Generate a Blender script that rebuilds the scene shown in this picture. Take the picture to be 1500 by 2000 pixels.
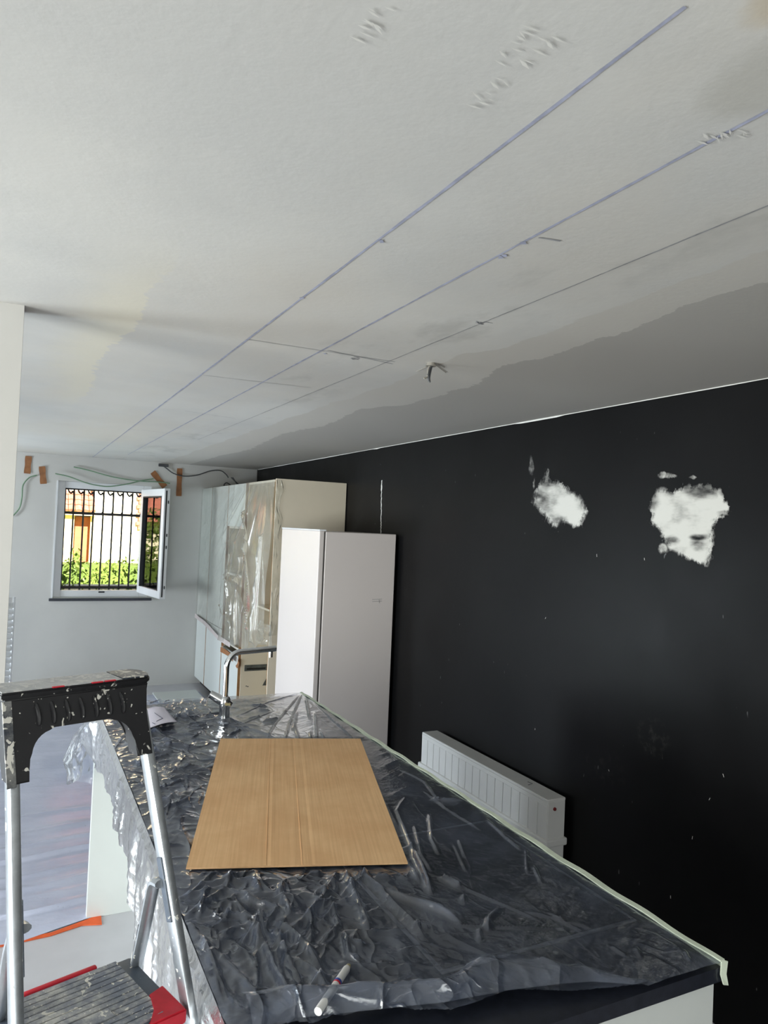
import bpy, bmesh, math, random
import numpy as np
from mathutils import Vector, Matrix

# ------------------------------------------------------------------ clean
for o in list(bpy.data.objects):
    bpy.data.objects.remove(o, do_unlink=True)
S = bpy.context.scene
COL = S.collection
random.seed(7)
RNG = np.random.default_rng(7)

# ------------------------------------------------------------------ camera (solved from the photo's vanishing points)
FPX = 1426.15
CAM_Z = 1.81
_yaw, _pit, _rol = [math.radians(a) for a in (26.474, 1.254, 2.447)]
_f = np.array([math.sin(_yaw)*math.cos(_pit), math.cos(_yaw)*math.cos(_pit), math.sin(_pit)])
_r = np.array([math.cos(_yaw), -math.sin(_yaw), 0.0])
_u = np.cross(_r, _f)
_r2 = math.cos(_rol)*_r + math.sin(_rol)*_u
_u2 = -math.sin(_rol)*_r + math.cos(_rol)*_u
CAM = np.array([0.0, 0.0, CAM_Z])
cd = bpy.data.cameras.new('camera')
cd.sensor_fit = 'VERTICAL'
cd.sensor_height = 36.0
cd.lens = 36.0*FPX/2000.0
cd.clip_start = 0.02
cam = bpy.data.objects.new('camera', cd)
COL.objects.link(cam)
M = Matrix.Identity(4)
for i in range(3):
    M[i][0], M[i][1], M[i][2], M[i][3] = _r2[i], _u2[i], -_f[i], CAM[i]
cam.matrix_world = M
S.camera = cam


def ray(x, y):
    return _r2*((x-750)/FPX) + _u2*((1000-y)/FPX) + _f


def onX(x, y, X):
    d = ray(x, y); return CAM + d*((X-CAM[0])/d[0])


def onY(x, y, Y):
    d = ray(x, y); return CAM + d*((Y-CAM[1])/d[1])


def onZ(x, y, Z):
    d = ray(x, y); return CAM + d*((Z-CAM[2])/d[2])


# ------------------------------------------------------------------ sky, sun, daylight, exposure
world = bpy.data.worlds.new('sky')
S.world = world
world.use_nodes = True
wn = world.node_tree.nodes; wl = world.node_tree.links
bg = wn['Background']
sky = wn.new('ShaderNodeTexSky')
sky.sky_type = 'HOSEK_WILKIE'
sky.turbidity = 4.0
sky.ground_albedo = 0.35
sky.sun_direction = Vector((0.25, -0.75, 0.6)).normalized()
wl.new(sky.outputs['Color'], bg.inputs['Color'])
bg.inputs['Strength'].default_value = 1.6

sd = bpy.data.lights.new('sun', 'SUN')
sd.energy = 9.0; sd.angle = math.radians(1.0); sd.color = (1.0, 0.95, 0.86)
so = bpy.data.objects.new('sun', sd); COL.objects.link(so)
so.rotation_euler = Vector((0.25, -0.75, 0.6)).to_track_quat('Z', 'Y').to_euler()


def area(name, loc, target, sx, sy, power, color):
    l = bpy.data.lights.new(name, 'AREA'); l.shape = 'RECTANGLE'
    l.size = sx; l.size_y = sy; l.energy = power; l.color = color
    o = bpy.data.objects.new(name, l); COL.objects.link(o)
    o.location = loc
    o.rotation_euler = (Vector(target)-Vector(loc)).to_track_quat('-Z', 'Y').to_euler()
    return o


# lamps added at unseen openings for the daylight indoors
area('daylight_terrace_window', (-3.62, 1.25, 1.2), (0, 1.25, 1.2), 2.0, 2.2, 98, (1.0, 0.985, 0.96))
# (added lamps tilted up to brighten the ceiling more than the fridge front)
area('added_uplight_rear', (-3.85, 6.85, 0.75), (-1.4, 6.85, 2.45), 1.3, 1.3, 112, (0.86, 0.92, 1.0))
area('added_uplight_side', (-3.85, 3.3, 0.75), (-1.4, 3.3, 2.45), 1.5, 1.3, 66, (0.86, 0.92, 1.0))
area('added_fill_back', (-0.8, -3.42, 1.3), (-0.8, 0, 1.3), 3.0, 1.6, 38, (1.0, 0.98, 0.95))  # added fill lamp behind the camera; its window is unseen

S.view_settings.view_transform = 'Standard'
S.view_settings.look = 'None'
S.view_settings.gamma = 1.0
S.view_settings.use_curve_mapping = False
S.view_settings.exposure = 1.57
S.cycles.max_bounces = 10
S.cycles.diffuse_bounces = 6
S.cycles.transparent_max_bounces = 24
S.cycles.caustics_reflective = False
S.cycles.caustics_refractive = False


# ------------------------------------------------------------------ materials
def lin(c):
    return tuple((x/255/12.92 if x/255 <= 0.04045 else ((x/255+0.055)/1.055)**2.4) for x in c)


class NT:
    def __init__(self, name):
        self.m = bpy.data.materials.new(name); self.m.use_nodes = True
        self.t = self.m.node_tree
        self.b = self.t.nodes['Principled BSDF']
        self.out = self.t.nodes['Material Output']

    def n(self, typ, **kw):
        n = self.t.nodes.new(typ)
        for k, v in kw.items():
            setattr(n, k, v)
        return n

    def l(self, a, b):
        self.t.links.new(a, b)

    def coord(self):
        return self.n('ShaderNodeTexCoord').outputs['Object']

    def noise(self, scale, detail=4, rough=0.55, vec=None, stretch=None, dist=0.0):
        v = vec or self.coord()
        if stretch:
            mp = self.n('ShaderNodeMapping'); mp.inputs['Scale'].default_value = stretch
            self.l(v, mp.inputs['Vector']); v = mp.outputs['Vector']
        t = self.n('ShaderNodeTexNoise')
        t.inputs['Scale'].default_value = scale
        t.inputs['Detail'].default_value = detail
        t.inputs['Roughness'].default_value = rough
        t.inputs['Distortion'].default_value = dist
        self.l(v, t.inputs['Vector'])
        return t.outputs['Fac']

    def math(self, op, a, b=None, c=None, clamp=False):
        m = self.n('ShaderNodeMath', operation=op); m.use_clamp = clamp
        for i, v in enumerate((a, b, c)):
            if v is None:
                continue
            if isinstance(v, (int, float)):
                m.inputs[i].default_value = v
            else:
                self.l(v, m.inputs[i])
        return m.outputs[0]

    def smooth(self, v, lo, hi, a=0.0, b=1.0):
        m = self.n('ShaderNodeMapRange'); m.interpolation_type = 'SMOOTHSTEP'
        self.l(v, m.inputs['Value'])
        m.inputs['From Min'].default_value = lo; m.inputs['From Max'].default_value = hi
        m.inputs['To Min'].default_value = a; m.inputs['To Max'].default_value = b
        return m.outputs['Result']

    def mix(self, fac, a, b):
        m = self.n('ShaderNodeMix', data_type='RGBA')
        if isinstance(fac, (int, float)):
            m.inputs[0].default_value = fac
        else:
            self.l(fac, m.inputs[0])
        for idx, v in ((6, a), (7, b)):
            if isinstance(v, tuple):
                m.inputs[idx].default_value = (*v[:3], 1)
            else:
                self.l(v, m.inputs[idx])
        return m.outputs[2]

    def bump(self, h, strength=0.2, dist=0.002):
        b = self.n('ShaderNodeBump')
        b.inputs['Strength'].default_value = strength; b.inputs['Distance'].default_value = dist
        self.l(h, b.inputs['Height']); self.l(b.outputs['Normal'], self.b.inputs['Normal'])

    def base(self, c):
        if isinstance(c, tuple):
            self.b.inputs['Base Color'].default_value = (*c[:3], 1)
        else:
            self.l(c, self.b.inputs['Base Color'])

    def set(self, **kw):
        for k, v in kw.items():
            self.b.inputs[k.replace('_', ' ')].default_value = v
        return self


def paint(name, rgb, rough=0.6, var=0.05, scale=3.0, bump=0.08, bscale=60, spec=0.4, metal=0.0):
    m = NT(name); c = lin(rgb)
    nz = m.noise(scale, 5)
    d = tuple(max(0, x*(1-var*2)) for x in c)
    e = tuple(min(1, x*(1+var)) for x in c)
    m.base(m.mix(m.smooth(nz, 0.3, 0.7), d, e))
    m.set(Roughness=rough, Metallic=metal)
    m.b.inputs['Specular IOR Level'].default_value = spec
    if bump:
        m.bump(m.noise(bscale, 3), bump, 0.001)
    return m.m


MAT = {}
MAT['white_wall'] = paint('white_wall', (202, 201, 197), 0.8, 0.03, 1.5, 0.1, 40)
MAT['floor'] = paint('floor_vinyl', (190, 189, 193), 0.38, 0.03, 4, 0.02, 50)
MAT['cream'] = paint('cream_laminate', (218, 208, 188), 0.42, 0.02, 2, 0.02)
MAT['cab_white'] = paint('white_laminate', (206, 210, 207), 0.35, 0.015, 2, 0.02)
MAT['fridge'] = paint('fridge_lacquer', (212, 204, 200), 0.38, 0.012, 1.2, 0.02)
MAT['fridge_gap'] = paint('grey_seal', (95, 93, 92), 0.6, 0.05, 5)
MAT['niche'] = paint('grey_cream_board', (204, 198, 186), 0.6, 0.04, 3)
MAT['raw_edge'] = paint('raw_brown_edge', (150, 112, 74), 0.8, 0.12, 15)
MAT['black_gap'] = paint('black_plinth', (14, 14, 15), 0.5, 0.1, 5)
MAT['worktop'] = paint('anthracite_worktop', (34, 37, 46), 0.3, 0.12, 60, 0.05, 200)
MAT['pvc'] = paint('white_pvc', (222, 224, 226), 0.35, 0.02, 3, 0.0)
MAT['pvc_gasket'] = paint('black_gasket', (38, 40, 43), 0.6, 0.05, 8)
MAT['sill'] = paint('dark_stone_sill', (62, 64, 72), 0.5, 0.1, 30)
MAT['iron'] = paint('black_wrought_iron', (44, 43, 45), 0.5, 0.1, 30, 0.2)
MAT['rad'] = paint('white_radiator_enamel', (214, 214, 212), 0.3, 0.02, 3, 0.0)
MAT['rad_groove'] = paint('radiator_groove', (70, 71, 72), 0.5, 0.04, 3, 0.0)
MAT['red'] = paint('red_plastic', (206, 38, 56), 0.4, 0.08, 20)
MAT['red_dot'] = paint('dark_red_cap', (120, 40, 42), 0.5, 0.1, 20)
MAT['tape_masking'] = paint('cream_masking_tape', (214, 224, 204), 0.7, 0.06, 20, 0.3, 60)
MAT['tape_brown'] = paint('brown_packing_tape', (150, 100, 62), 0.45, 0.1, 25, 0.25, 40)
MAT['tape_orange'] = paint('orange_underside', (226, 96, 44), 0.6, 0.08, 15)
MAT['tape_clear'] = paint('pinkish_clear_tape', (196, 184, 182), 0.35, 0.06, 15)
MAT['green_wire'] = paint('green_cable_sheath', (116, 146, 118), 0.5, 0.08, 20, 0)
MAT['dark_wire'] = paint('dark_cable_sheath', (74, 76, 78), 0.5, 0.08, 20, 0)
MAT['grey_wire'] = paint('grey_cable_sheath', (150, 146, 138), 0.5, 0.08, 20, 0)
MAT['paper'] = paint('white_paper', (226, 222, 236), 0.7, 0.01, 8, 0.05)
MAT['ink'] = paint('ink', (58, 60, 82), 0.7, 0.05, 8, 0)
MAT['pen_white'] = paint('white_pen_barrel', (228, 228, 226), 0.35, 0.02, 10, 0)
MAT['pen_blue'] = paint('blue_print', (56, 84, 170), 0.5, 0.05, 10, 0)
MAT['pen_tip'] = paint('pen_tip', (170, 160, 120), 0.4, 0.05, 10, 0)
MAT['blue_mark'] = paint('blue_marker_on_paint', (166, 170, 190), 0.8, 0.12, 30, 0)
MAT['pencil'] = paint('pencil_on_paint', (148, 149, 152), 0.8, 0.16, 30, 0)
MAT['filler'] = paint('white_filler', (213, 212, 207), 0.85, 0.03, 20, 0.3, 60)
MAT['glass_black'] = paint('black_hob_glass', (8, 8, 10), 0.08, 0.05, 5, 0)
MAT['hob_frame'] = paint('brushed_hob_frame', (150, 152, 156), 0.35, 0.05, 30, 0.05, 80, 0.5, 0.6)
MAT['steel'] = paint('stainless_sink', (208, 206, 202), 0.34, 0.05, 20, 0.05, 90, 0.5, 0.75)
MAT['chrome'] = paint('chrome', (226, 228, 230), 0.09, 0.01, 8, 0.0, 50, 0.5, 1.0)
MAT['red_item'] = paint('red_packaging', (196, 62, 52), 0.5, 0.06, 8)
MAT['vent'] = paint('dark_vent', (84, 88, 86), 0.4, 0.2, 40)
# exterior
MAT['house_wall'] = paint('cream_render', (250, 236, 205), 0.9, 0.03, 1.5, 0.15, 20)
MAT['house_trim'] = paint('pale_yellow_trim', (246, 222, 168), 0.9, 0.03, 2)
MAT['house_door'] = paint('terracotta_door', (170, 98, 66), 0.7, 0.08, 6)
MAT['roof_tile'] = paint('terracotta_tile', (178, 108, 88), 0.85, 0.15, 8, 0.3, 20)
MAT['ext_glass'] = paint('house_window_glass', (128, 150, 186), 0.15, 0.05, 2, 0)
MAT['lawn'] = paint('lawn', (112, 138, 62), 0.95, 0.2, 8, 0.3, 40)
MAT['coping'] = paint('pale_coping', (206, 198, 188), 0.8, 0.06, 8)


def m_leaf():
    m = NT('hedge_leaf')
    inf = m.n('ShaderNodeNewGeometry')
    nz = m.noise(2.2, 4); n2 = m.noise(38, 2)
    c = m.mix(m.smooth(nz, 0.3, 0.7), lin((72, 100, 34)), lin((132, 152, 62)))
    c = m.mix(m.smooth(n2, 0.35, 0.7), c, lin((104, 122, 52)))
    m.base(c); m.set(Roughness=0.55)
    tr = m.n('ShaderNodeBsdfTranslucent'); m.l(c, tr.inputs['Color'])
    mx = m.n('ShaderNodeMixShader'); mx.inputs[0].default_value = 0.3
    m.l(m.b.outputs[0], mx.inputs[1]); m.l(tr.outputs[0], mx.inputs[2]); m.l(mx.outputs[0], m.out.inputs['Surface'])
    return m.m


MAT['leaf'] = m_leaf()


def m_black_wall():
    m = NT('black_wall_paint')
    co = m.coord()
    nz = m.noise(1.3, 6, 0.6, co)
    c = m.mix(m.smooth(nz, 0.3, 0.75), lin((12, 12, 13)), lin((19, 19, 20)))
    # pale dusty rub marks low on the wall, with a shape of their own
    def rub(y, z, ry, rz, amt):
        sp = m.n('ShaderNodeSeparateXYZ'); m.l(co, sp.inputs[0])
        dy = m.math('DIVIDE', m.math('SUBTRACT', sp.outputs['Y'], y), ry)
        dz = m.math('DIVIDE', m.math('SUBTRACT', sp.outputs['Z'], z), rz)
        d = m.math('ADD', m.math('MULTIPLY', dy, dy), m.math('MULTIPLY', dz, dz))
        d = m.math('SUBTRACT', 1.0, d, clamp=True)
        k = m.smooth(m.noise(26, 5, 0.7, co), 0.48, 0.75)
        return m.math('MULTIPLY', m.math('MULTIPLY', d, k), amt)
    p = onX(1275, 1440, 2.428)
    c = m.mix(rub(p[1], p[2], 0.10, 0.09, 0.25), c, lin((105, 104, 100)))
    p = onX(1180, 1500, 2.428)
    c = m.mix(rub(p[1], p[2], 0.16, 0.10, 0.10), c, lin((105, 104, 100)))
    # scattered tiny paint flecks
    fl = m.noise(34, 1, 0.5, co, (1, 1.6, 0.55))
    c = m.mix(m.smooth(fl, 0.80, 0.84, 0, 0.5), c, lin((120, 122, 122)))
    m.base(c)
    rg = m.smooth(m.noise(2.2, 5, 0.6, co), 0.25, 0.75, 0.34, 0.44)
    m.l(rg, m.b.inputs['Roughness'])
    m.b.inputs['Specular IOR Level'].default_value = 0.13
    m.bump(m.noise(90, 3, 0.5, co), 0.12, 0.001)
    return m.m


MAT['black_wall'] = m_black_wall()


def m_ceiling():
    """white emulsion over several generations of paint; zones follow the ragged roller edges of the old coats"""
    m = NT('ceiling_paint')
    co = m.coord()
    sp = m.n('ShaderNodeSeparateXYZ'); m.l(co, sp.inputs[0])
    X, Y = sp.outputs['X'], sp.outputs['Y']

    def curve(pts, x0=-0.1, x1=0.5):
        # boundary X as a function of Y, through a Float Curve (Y/9 -> (X+1)/4)
        fc = m.n('ShaderNodeFloatCurve')
        cm = fc.mapping.curves[0]
        pts = sorted(pts)
        P = [(y/9.0, (x+1)/4.0) for y, x in pts]
        cm.points[0].location = P[0]; cm.points[1].location = P[-1]
        for q in P[1:-1]:
            cm.points.new(*q)
        for q in cm.points:
            q.handle_type = 'VECTOR'
        fc.mapping.use_clip = False
        fc.mapping.update()
        m.l(m.math('DIVIDE', Y, 9.0), fc.inputs['Value'])
        return m.math('SUBTRACT', m.math('MULTIPLY', fc.outputs['Value'], 4.0), 1.0)

    rag = m.math('SUBTRACT', m.noise(9, 5, 0.65, co, (1, 0.45, 1)), 0.5)
    streak = m.math('SUBTRACT', m.noise(30, 3, 0.6, co, (0.12, 1, 1)), 0.5)
    big = m.noise(1.1, 5, 0.6, co)
    c = m.mix(m.smooth(big, 0.35, 0.65), lin((208, 208, 205)), lin((220, 219, 214)))
    # warm old coat across the middle
    warm = m.math('MULTIPLY', m.smooth(m.noise(0.8, 4, 0.6, co, (1, 0.5, 1)), 0.42, 0.62), 0.55)
    c = m.mix(warm, c, lin((214, 208, 197)))
    # cream feathered band beside the pillar
    b3 = curve([(0.0, 0.30), (1.8, 0.30), (2.2, 0.285), (2.45, 0.30), (2.9, 0.25), (3.25, 0.245), (3.7, 0.285), (4.5, 0.23), (9, 0.2)])
    d3 = m.math('SUBTRACT', m.math('ADD', X, m.math('ADD', m.math('MULTIPLY', rag, 0.10), m.math('MULTIPLY', streak, 0.07))), b3)
    k3 = m.math('MULTIPLY', m.smooth(d3, -0.006, 0.004, 1, 0), m.smooth(d3, -0.24, -0.02, 0, 1))
    k3 = m.math('MULTIPLY', k3, m.math('MULTIPLY', m.smooth(Y, 1.5, 2.3), m.smooth(Y, 3.6, 4.7, 1, 0)))
    c = m.mix(m.math('MULTIPLY', k3, 0.8), c, lin((226, 221, 203)))
    # scuffed greyer areas around the pencil lines
    sm = m.math('MULTIPLY', m.smooth(m.noise(3.0, 5, 0.65, co, (1, 0.5, 1)), 0.52, 0.66),
                m.math('MULTIPLY', m.smooth(X, 0.75, 1.0), m.smooth(X, 1.2, 1.36, 1, 0)))
    c = m.mix(m.math('MULTIPLY', sm, 0.55), c, lin((184, 183, 178)))
    # warm stripe beyond the pencil line
    b2 = curve([(0.0, 1.37), (1.27, 1.365), (1.72, 1.395), (2.0, 1.40), (2.12, 1.33), (2.6, 1.38), (4.0, 1.36), (9, 1.37)])
    d2 = m.math('SUBTRACT', m.math('ADD', X, m.math('MULTIPLY', rag, 0.10)), b2)
    c = m.mix(m.smooth(d2, -0.006, 0.006, 0, 0.8), c, lin((206, 202, 194)))
    # grey unpainted border along the black wall
    b1 = curve([(0.0, 1.53), (1.12, 1.528), (1.36, 1.52), (1.57, 1.565), (2.07, 1.58), (2.25, 1.552), (2.5, 1.655), (3.15, 1.68),
                (3.46, 1.55), (4.12, 1.644), (4.67, 1.57), (6.1, 1.70), (6.8, 1.65), (9, 1.65)])
    d1 = m.math('SUBTRACT', m.math('ADD', X, m.math('ADD', m.math('MULTIPLY', rag, 0.12), m.math('MULTIPLY', streak, 0.05))), b1)
    c = m.mix(m.smooth(d1, -0.003, 0.003), c, lin((184, 181, 175)))
    # old grey and tan patches where the lines end
    def blot(x, y, rx, ry):
        a = m.math('DIVIDE', m.math('SUBTRACT', X, x), rx); b = m.math('DIVIDE', m.math('SUBTRACT', Y, y), ry)
        d = m.math('ADD', m.math('ADD', m.math('MULTIPLY', a, a), m.math('MULTIPLY', b, b)), m.math('MULTIPLY', rag, 1.2))
        return m.smooth(d, 0.35, 1.1, 1, 0)
    c = m.mix(m.math('MULTIPLY', blot(0.86, 0.58, 0.10, 0.16), 0.6), c, lin((188, 186, 178)))
    c = m.mix(m.math('MULTIPLY', blot(0.74, 0.50, 0.06, 0.09), 0.7), c, lin((204, 190, 166)))
    hs_ = m.n('ShaderNodeHueSaturation'); hs_.inputs['Value'].default_value = 0.86
    m.l(c, hs_.inputs['Color']); m.base(hs_.outputs['Color'])
    m.set(Roughness=0.62)
    h = m.math('ADD', m.noise(70, 3, 0.5, co), m.math('MULTIPLY', m.noise(5, 5, 0.6, co), 1.5))
    m.bump(h, 0.25, 0.0015)
    return m.m


MAT['ceiling'] = m_ceiling()


def m_cardboard():
    m = NT('cardboard')
    co = m.coord()
    fl = m.noise(160, 2, 0.5, co, (1, 0.02, 1))
    c = m.mix(m.smooth(m.noise(5, 5, 0.6, co), 0.3, 0.7), lin((228, 182, 132)), lin((240, 198, 148)))
    c = m.mix(m.smooth(fl, 0.3, 0.75, 0, 0.35), c, lin((206, 160, 112)))
    sc = m.smooth(m.noise(16, 4, 0.7, co, (1, 0.6, 1)), 0.66, 0.8, 0, 0.35)
    c = m.mix(sc, c, lin((140, 100, 64)))
    m.base(c); m.set(Roughness=0.85)
    m.bump(fl, 0.3, 0.001)
    return m.m


MAT['cardboard'] = m_cardboard()


def m_splatter(name, base, rough, metal, amount, bump=0.0, dusty=0.0, spl=(214, 212, 204)):
    """surface with drips and spots of dried white paint"""
    m = NT(name); co = m.coord(); b = lin(base)
    c = m.mix(m.smooth(m.noise(14, 5, 0.65, co), 0.3, 0.7), tuple(x*0.85 for x in b), tuple(min(1, x*1.12) for x in b))
    k = m.smooth(m.noise(24, 3, 0.5, co, (1, 1, 0.6), 1.5), amount, amount+0.03)
    k2 = m.smooth(m.noise(70, 1, 0.5, co), amount+0.06, amount+0.09)
    kk = m.math('MAXIMUM', k, k2)
    if dusty:
        du = m.smooth(m.noise(9, 6, 0.75, co), 0.4, 0.75, 0, dusty)
        kk = m.math('MAXIMUM', kk, du)
    c = m.mix(kk, c, lin(spl))
    m.base(c)
    m.l(m.math('MAXIMUM', m.math('MULTIPLY', kk, 0.8), rough), m.b.inputs['Roughness'])
    m.l(m.math('MULTIPLY', m.math('SUBTRACT', 1.0, kk), metal), m.b.inputs['Metallic'])
    m.bump(m.math('ADD', kk, m.math('MULTIPLY', m.noise(60, 2, 0.5, co), 0.2)), 0.4, 0.001)
    return m.m


MAT['ladder_black'] = m_splatter('black_plastic_splattered', (34, 34, 37), 0.45, 0.0, 0.655)
MAT['ladder_black_end'] = m_splatter('black_plastic_worn', (52, 58, 68), 0.3, 0.0, 0.56, 0, 0.4)
MAT['ladder_tray'] = m_splatter('paint_caked_tray', (168, 171, 174), 0.5, 0.0, 0.56, 0, 0.6, (204, 204, 202))
MAT['ladder_alu'] = m_splatter('aluminium_splattered', (196, 202, 208), 0.32, 0.85, 0.68)
MAT['ladder_tread'] = m_splatter('grey_tread_splattered', (112, 118, 130), 0.6, 0.0, 0.63, 0, 0.8)
MAT['ladder_clip'] = m_splatter('grey_plastic_clip', (88, 98, 112), 0.4, 0.0, 0.68)


def m_film(name, diff, gloss_rough=0.13, bscale=55, bstr=0.5, tint=(0.93, 0.95, 1.0), refl=1.6, dcol=(222, 226, 236), crease=0.0):
    """thin clear polythene: mostly see-through, mirror-like wrinkles, slightly milky"""
    m = NT(name); co = m.coord()
    m.t.nodes.remove(m.b)
    h = m.math('ADD', m.noise(bscale, 4, 0.6, co, (1, 1, 1), 1.2), m.math('MULTIPLY', m.noise(bscale*0.3, 3, 0.5, co, None, 0.8), 1.4))
    def lines(sc, stretch, dist, pw):
        n_ = m.noise(sc, 1, 0.4, co, stretch, dist)
        r_ = m.math('SUBTRACT', 1.0, m.math('ABSOLUTE', m.math('SUBTRACT', m.math('MULTIPLY', n_, 2.0), 1.0)))
        return m.math('POWER', r_, pw)
    if crease:
        sx = m.n('ShaderNodeSeparateXYZ'); m.l(co, sx.inputs[0])
        # the sheet lies taut towards the taped edge and crumples towards the free side
        wob = m.math('ADD', sx.outputs['X'], m.math('MULTIPLY', m.math('SUBTRACT', m.noise(3.0, 3, 0.5, co), 0.5), 0.5))
        msk = m.smooth(wob, 0.55, 1.0, 1.0, 0.06)
        ln = m.math('ADD', m.math('MULTIPLY', lines(4.2, (1.5, 0.6, 1), 1.2, 16.0), 1.5*crease), m.math('MULTIPLY', lines(9.0, (1.0, 0.8, 1), 0.8, 14.0), 0.55*crease))
        h = m.math('ADD', m.math('MULTIPLY', h, 0.12), m.math('MULTIPLY', ln, msk))
    bp = m.n('ShaderNodeBump'); bp.inputs['Strength'].default_value = bstr; bp.inputs['Distance'].default_value = 0.004 if not crease else 0.010
    m.l(h, bp.inputs['Height'])
    fr = m.n('ShaderNodeFresnel'); fr.inputs['IOR'].default_value = 1.5
    m.l(bp.outputs['Normal'], fr.inputs['Normal'])
    tr = m.n('ShaderNodeBsdfTransparent'); tr.inputs['Color'].default_value = (*tint, 1)
    gl = m.n('ShaderNodeBsdfGlossy'); gl.inputs['Roughness'].default_value = gloss_rough
    m.l(bp.outputs['Normal'], gl.inputs['Normal'])
    mx = m.n('ShaderNodeMixShader')
    m.l(m.math('MULTIPLY', fr.outputs[0], refl, clamp=True), mx.inputs[0])
    m.l(tr.outputs[0], mx.inputs[1]); m.l(gl.outputs[0], mx.inputs[2])
    df = m.n('ShaderNodeBsdfDiffuse'); df.inputs['Color'].default_value = (*lin(dcol), 1)
    tl = m.n('ShaderNodeBsdfTranslucent'); tl.inputs['Color'].default_value = (*lin(dcol), 1)
    m.l(bp.outputs['Normal'], df.inputs['Normal'])
    dm = m.n('ShaderNodeMixShader'); dm.inputs[0].default_value = 0.4
    m.l(df.outputs[0], dm.inputs[1]); m.l(tl.outputs[0], dm.inputs[2])
    m2 = m.n('ShaderNodeMixShader')
    nz = m.smooth(m.noise(7, 5, 0.65, co, None, 0.6), 0.3, 0.75, diff*0.55, diff*1.6)
    m.l(nz, m2.inputs[0])
    m.l(mx.outputs[0], m2.inputs[1]); m.l(dm.outputs[0], m2.inputs[2])
    m.l(m2.outputs[0], m.out.inputs['Surface'])
    return m.m


MAT['film'] = m_film('polythene_dust_sheet', 0.115, 0.10, 60, 0.75, (0.92, 0.95, 1.0), 2.3, (200, 214, 244), 1.0)
MAT['film_drape'] = m_film('polythene_hanging', 0.11, 0.2, 55, 0.35, (0.94, 0.96, 1.0), 1.0)
MAT['film_cab'] = m_film('polythene_on_cabinets', 0.17, 0.2, 6, 0.1, (0.97, 0.97, 0.95), 1.5, (236, 236, 226))


def m_glass():
    m = NT('window_glass'); m.t.nodes.remove(m.b)
    fr = m.n('ShaderNodeFresnel'); fr.inputs['IOR'].default_value = 1.5
    tr = m.n('ShaderNodeBsdfTransparent'); tr.inputs['Color'].default_value = (0.93, 0.95, 0.95, 1)
    gl = m.n('ShaderNodeBsdfGlossy'); gl.inputs['Roughness'].default_value = 0.02
    mx = m.n('ShaderNodeMixShader')
    m.l(fr.outputs[0], mx.inputs[0]); m.l(tr.outputs[0], mx.inputs[1]); m.l(gl.outputs[0], mx.inputs[2])
    m.l(mx.outputs[0], m.out.inputs['Surface'])
    return m.m


MAT['glass'] = m_glass()


def m_floor_sheet():
    m = NT('floor_protection_foil'); co = m.coord()
    c = m.mix(m.smooth(m.noise(3, 5, 0.6, co), 0.3, 0.7), lin((190, 195, 216)), lin((208, 212, 230)))
    sp = m.smooth(m.noise(46, 4, 0.7, co), 0.66, 0.75, 0, 0.35)
    c = m.mix(sp, c, lin((120, 118, 120)))
    m.base(c); m.set(Roughness=0.2, Metallic=0.1)
    h = m.math('ADD', m.noise(14, 5, 0.6, co, (0.35, 1, 1), 0.6), m.math('MULTIPLY', m.noise(60, 3, 0.6, co), 0.25))
    m.bump(h, 0.5, 0.006)
    return m.m


MAT['floor_sheet'] = m_floor_sheet()


def m_plaster():
    m = NT('plaster_smear'); co = m.coord()
    at = m.n('ShaderNodeAttribute'); at.attribute_name = 'cover'
    k = at.outputs['Fac']
    st = m.noise(120, 3, 0.6, co, (1, 0.25, 1))
    kk = m.smooth(m.math('ADD', k, m.math('MULTIPLY', m.math('SUBTRACT', st, 0.5), 0.3)), 0.08, 1.0)
    c = m.mix(kk, lin((20, 20, 21)), lin((200, 199, 193)))
    m.base(c)
    m.set(Roughness=0.8)
    m.bump(m.noise(80, 4, 0.6, co), 0.25, 0.001)
    return m.m


MAT['plaster'] = m_plaster()


# ------------------------------------------------------------------ mesh helpers
def link(name, bm, mat, parent=None, smooth=False, autosmooth=None):
    bmesh.ops.recalc_face_normals(bm, faces=bm.faces)
    me = bpy.data.meshes.new(name); bm.to_mesh(me); bm.free()
    o = bpy.data.objects.new(name, me); COL.objects.link(o)
    if mat is not None:
        me.materials.append(MAT[mat] if isinstance(mat, str) else mat)
    if smooth:
        me.shade_smooth()
        if autosmooth:
            me.set_sharp_from_angle(angle=math.radians(autosmooth))
    if parent is not None:
        o.parent = parent
        o.matrix_parent_inverse = parent.matrix_world.inverted()
    return o


def empty(name, loc=(0, 0, 0), rz=0.0):
    o = bpy.data.objects.new(name, None); COL.objects.link(o)
    o.location = loc; o.rotation_euler = (0, 0, rz); o.empty_display_size = 0.1
    o.matrix_world = Matrix.Translation(loc) @ Matrix.Rotation(rz, 4, 'Z')
    return o


def tag(o, label, cat, group=None):
    o['label'] = label; o['category'] = cat
    if group:
        o['group'] = group
    return o


def struct(o, label=None):
    o['kind'] = 'structure'
    if label:
        o['label'] = label
    return o


def box(bm, a, b, bev=0.0, seg=1, mat=None):
    x0, y0, z0 = [min(p, q) for p, q in zip(a, b)]; x1, y1, z1 = [max(p, q) for p, q in zip(a, b)]
    r = bmesh.ops.create_cube(bm, size=1.0)
    vs = r['verts']
    for v in vs:
        v.co = Vector((x0+(v.co.x+.5)*(x1-x0), y0+(v.co.y+.5)*(y1-y0), z0+(v.co.z+.5)*(z1-z0)))
        if mat is not None:
            v.co = mat @ v.co
    if bev > 0:
        es = list({e for v in vs for e in v.link_edges})
        bmesh.ops.bevel(bm, geom=es, offset=bev, segments=seg, affect='EDGES', profile=0.5)
    return bm


def mkbox(name, a, b, mat, parent=None, bev=0.0, seg=1):
    return link(name, box(bmesh.new(), a, b, bev, seg), mat, parent)


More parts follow.
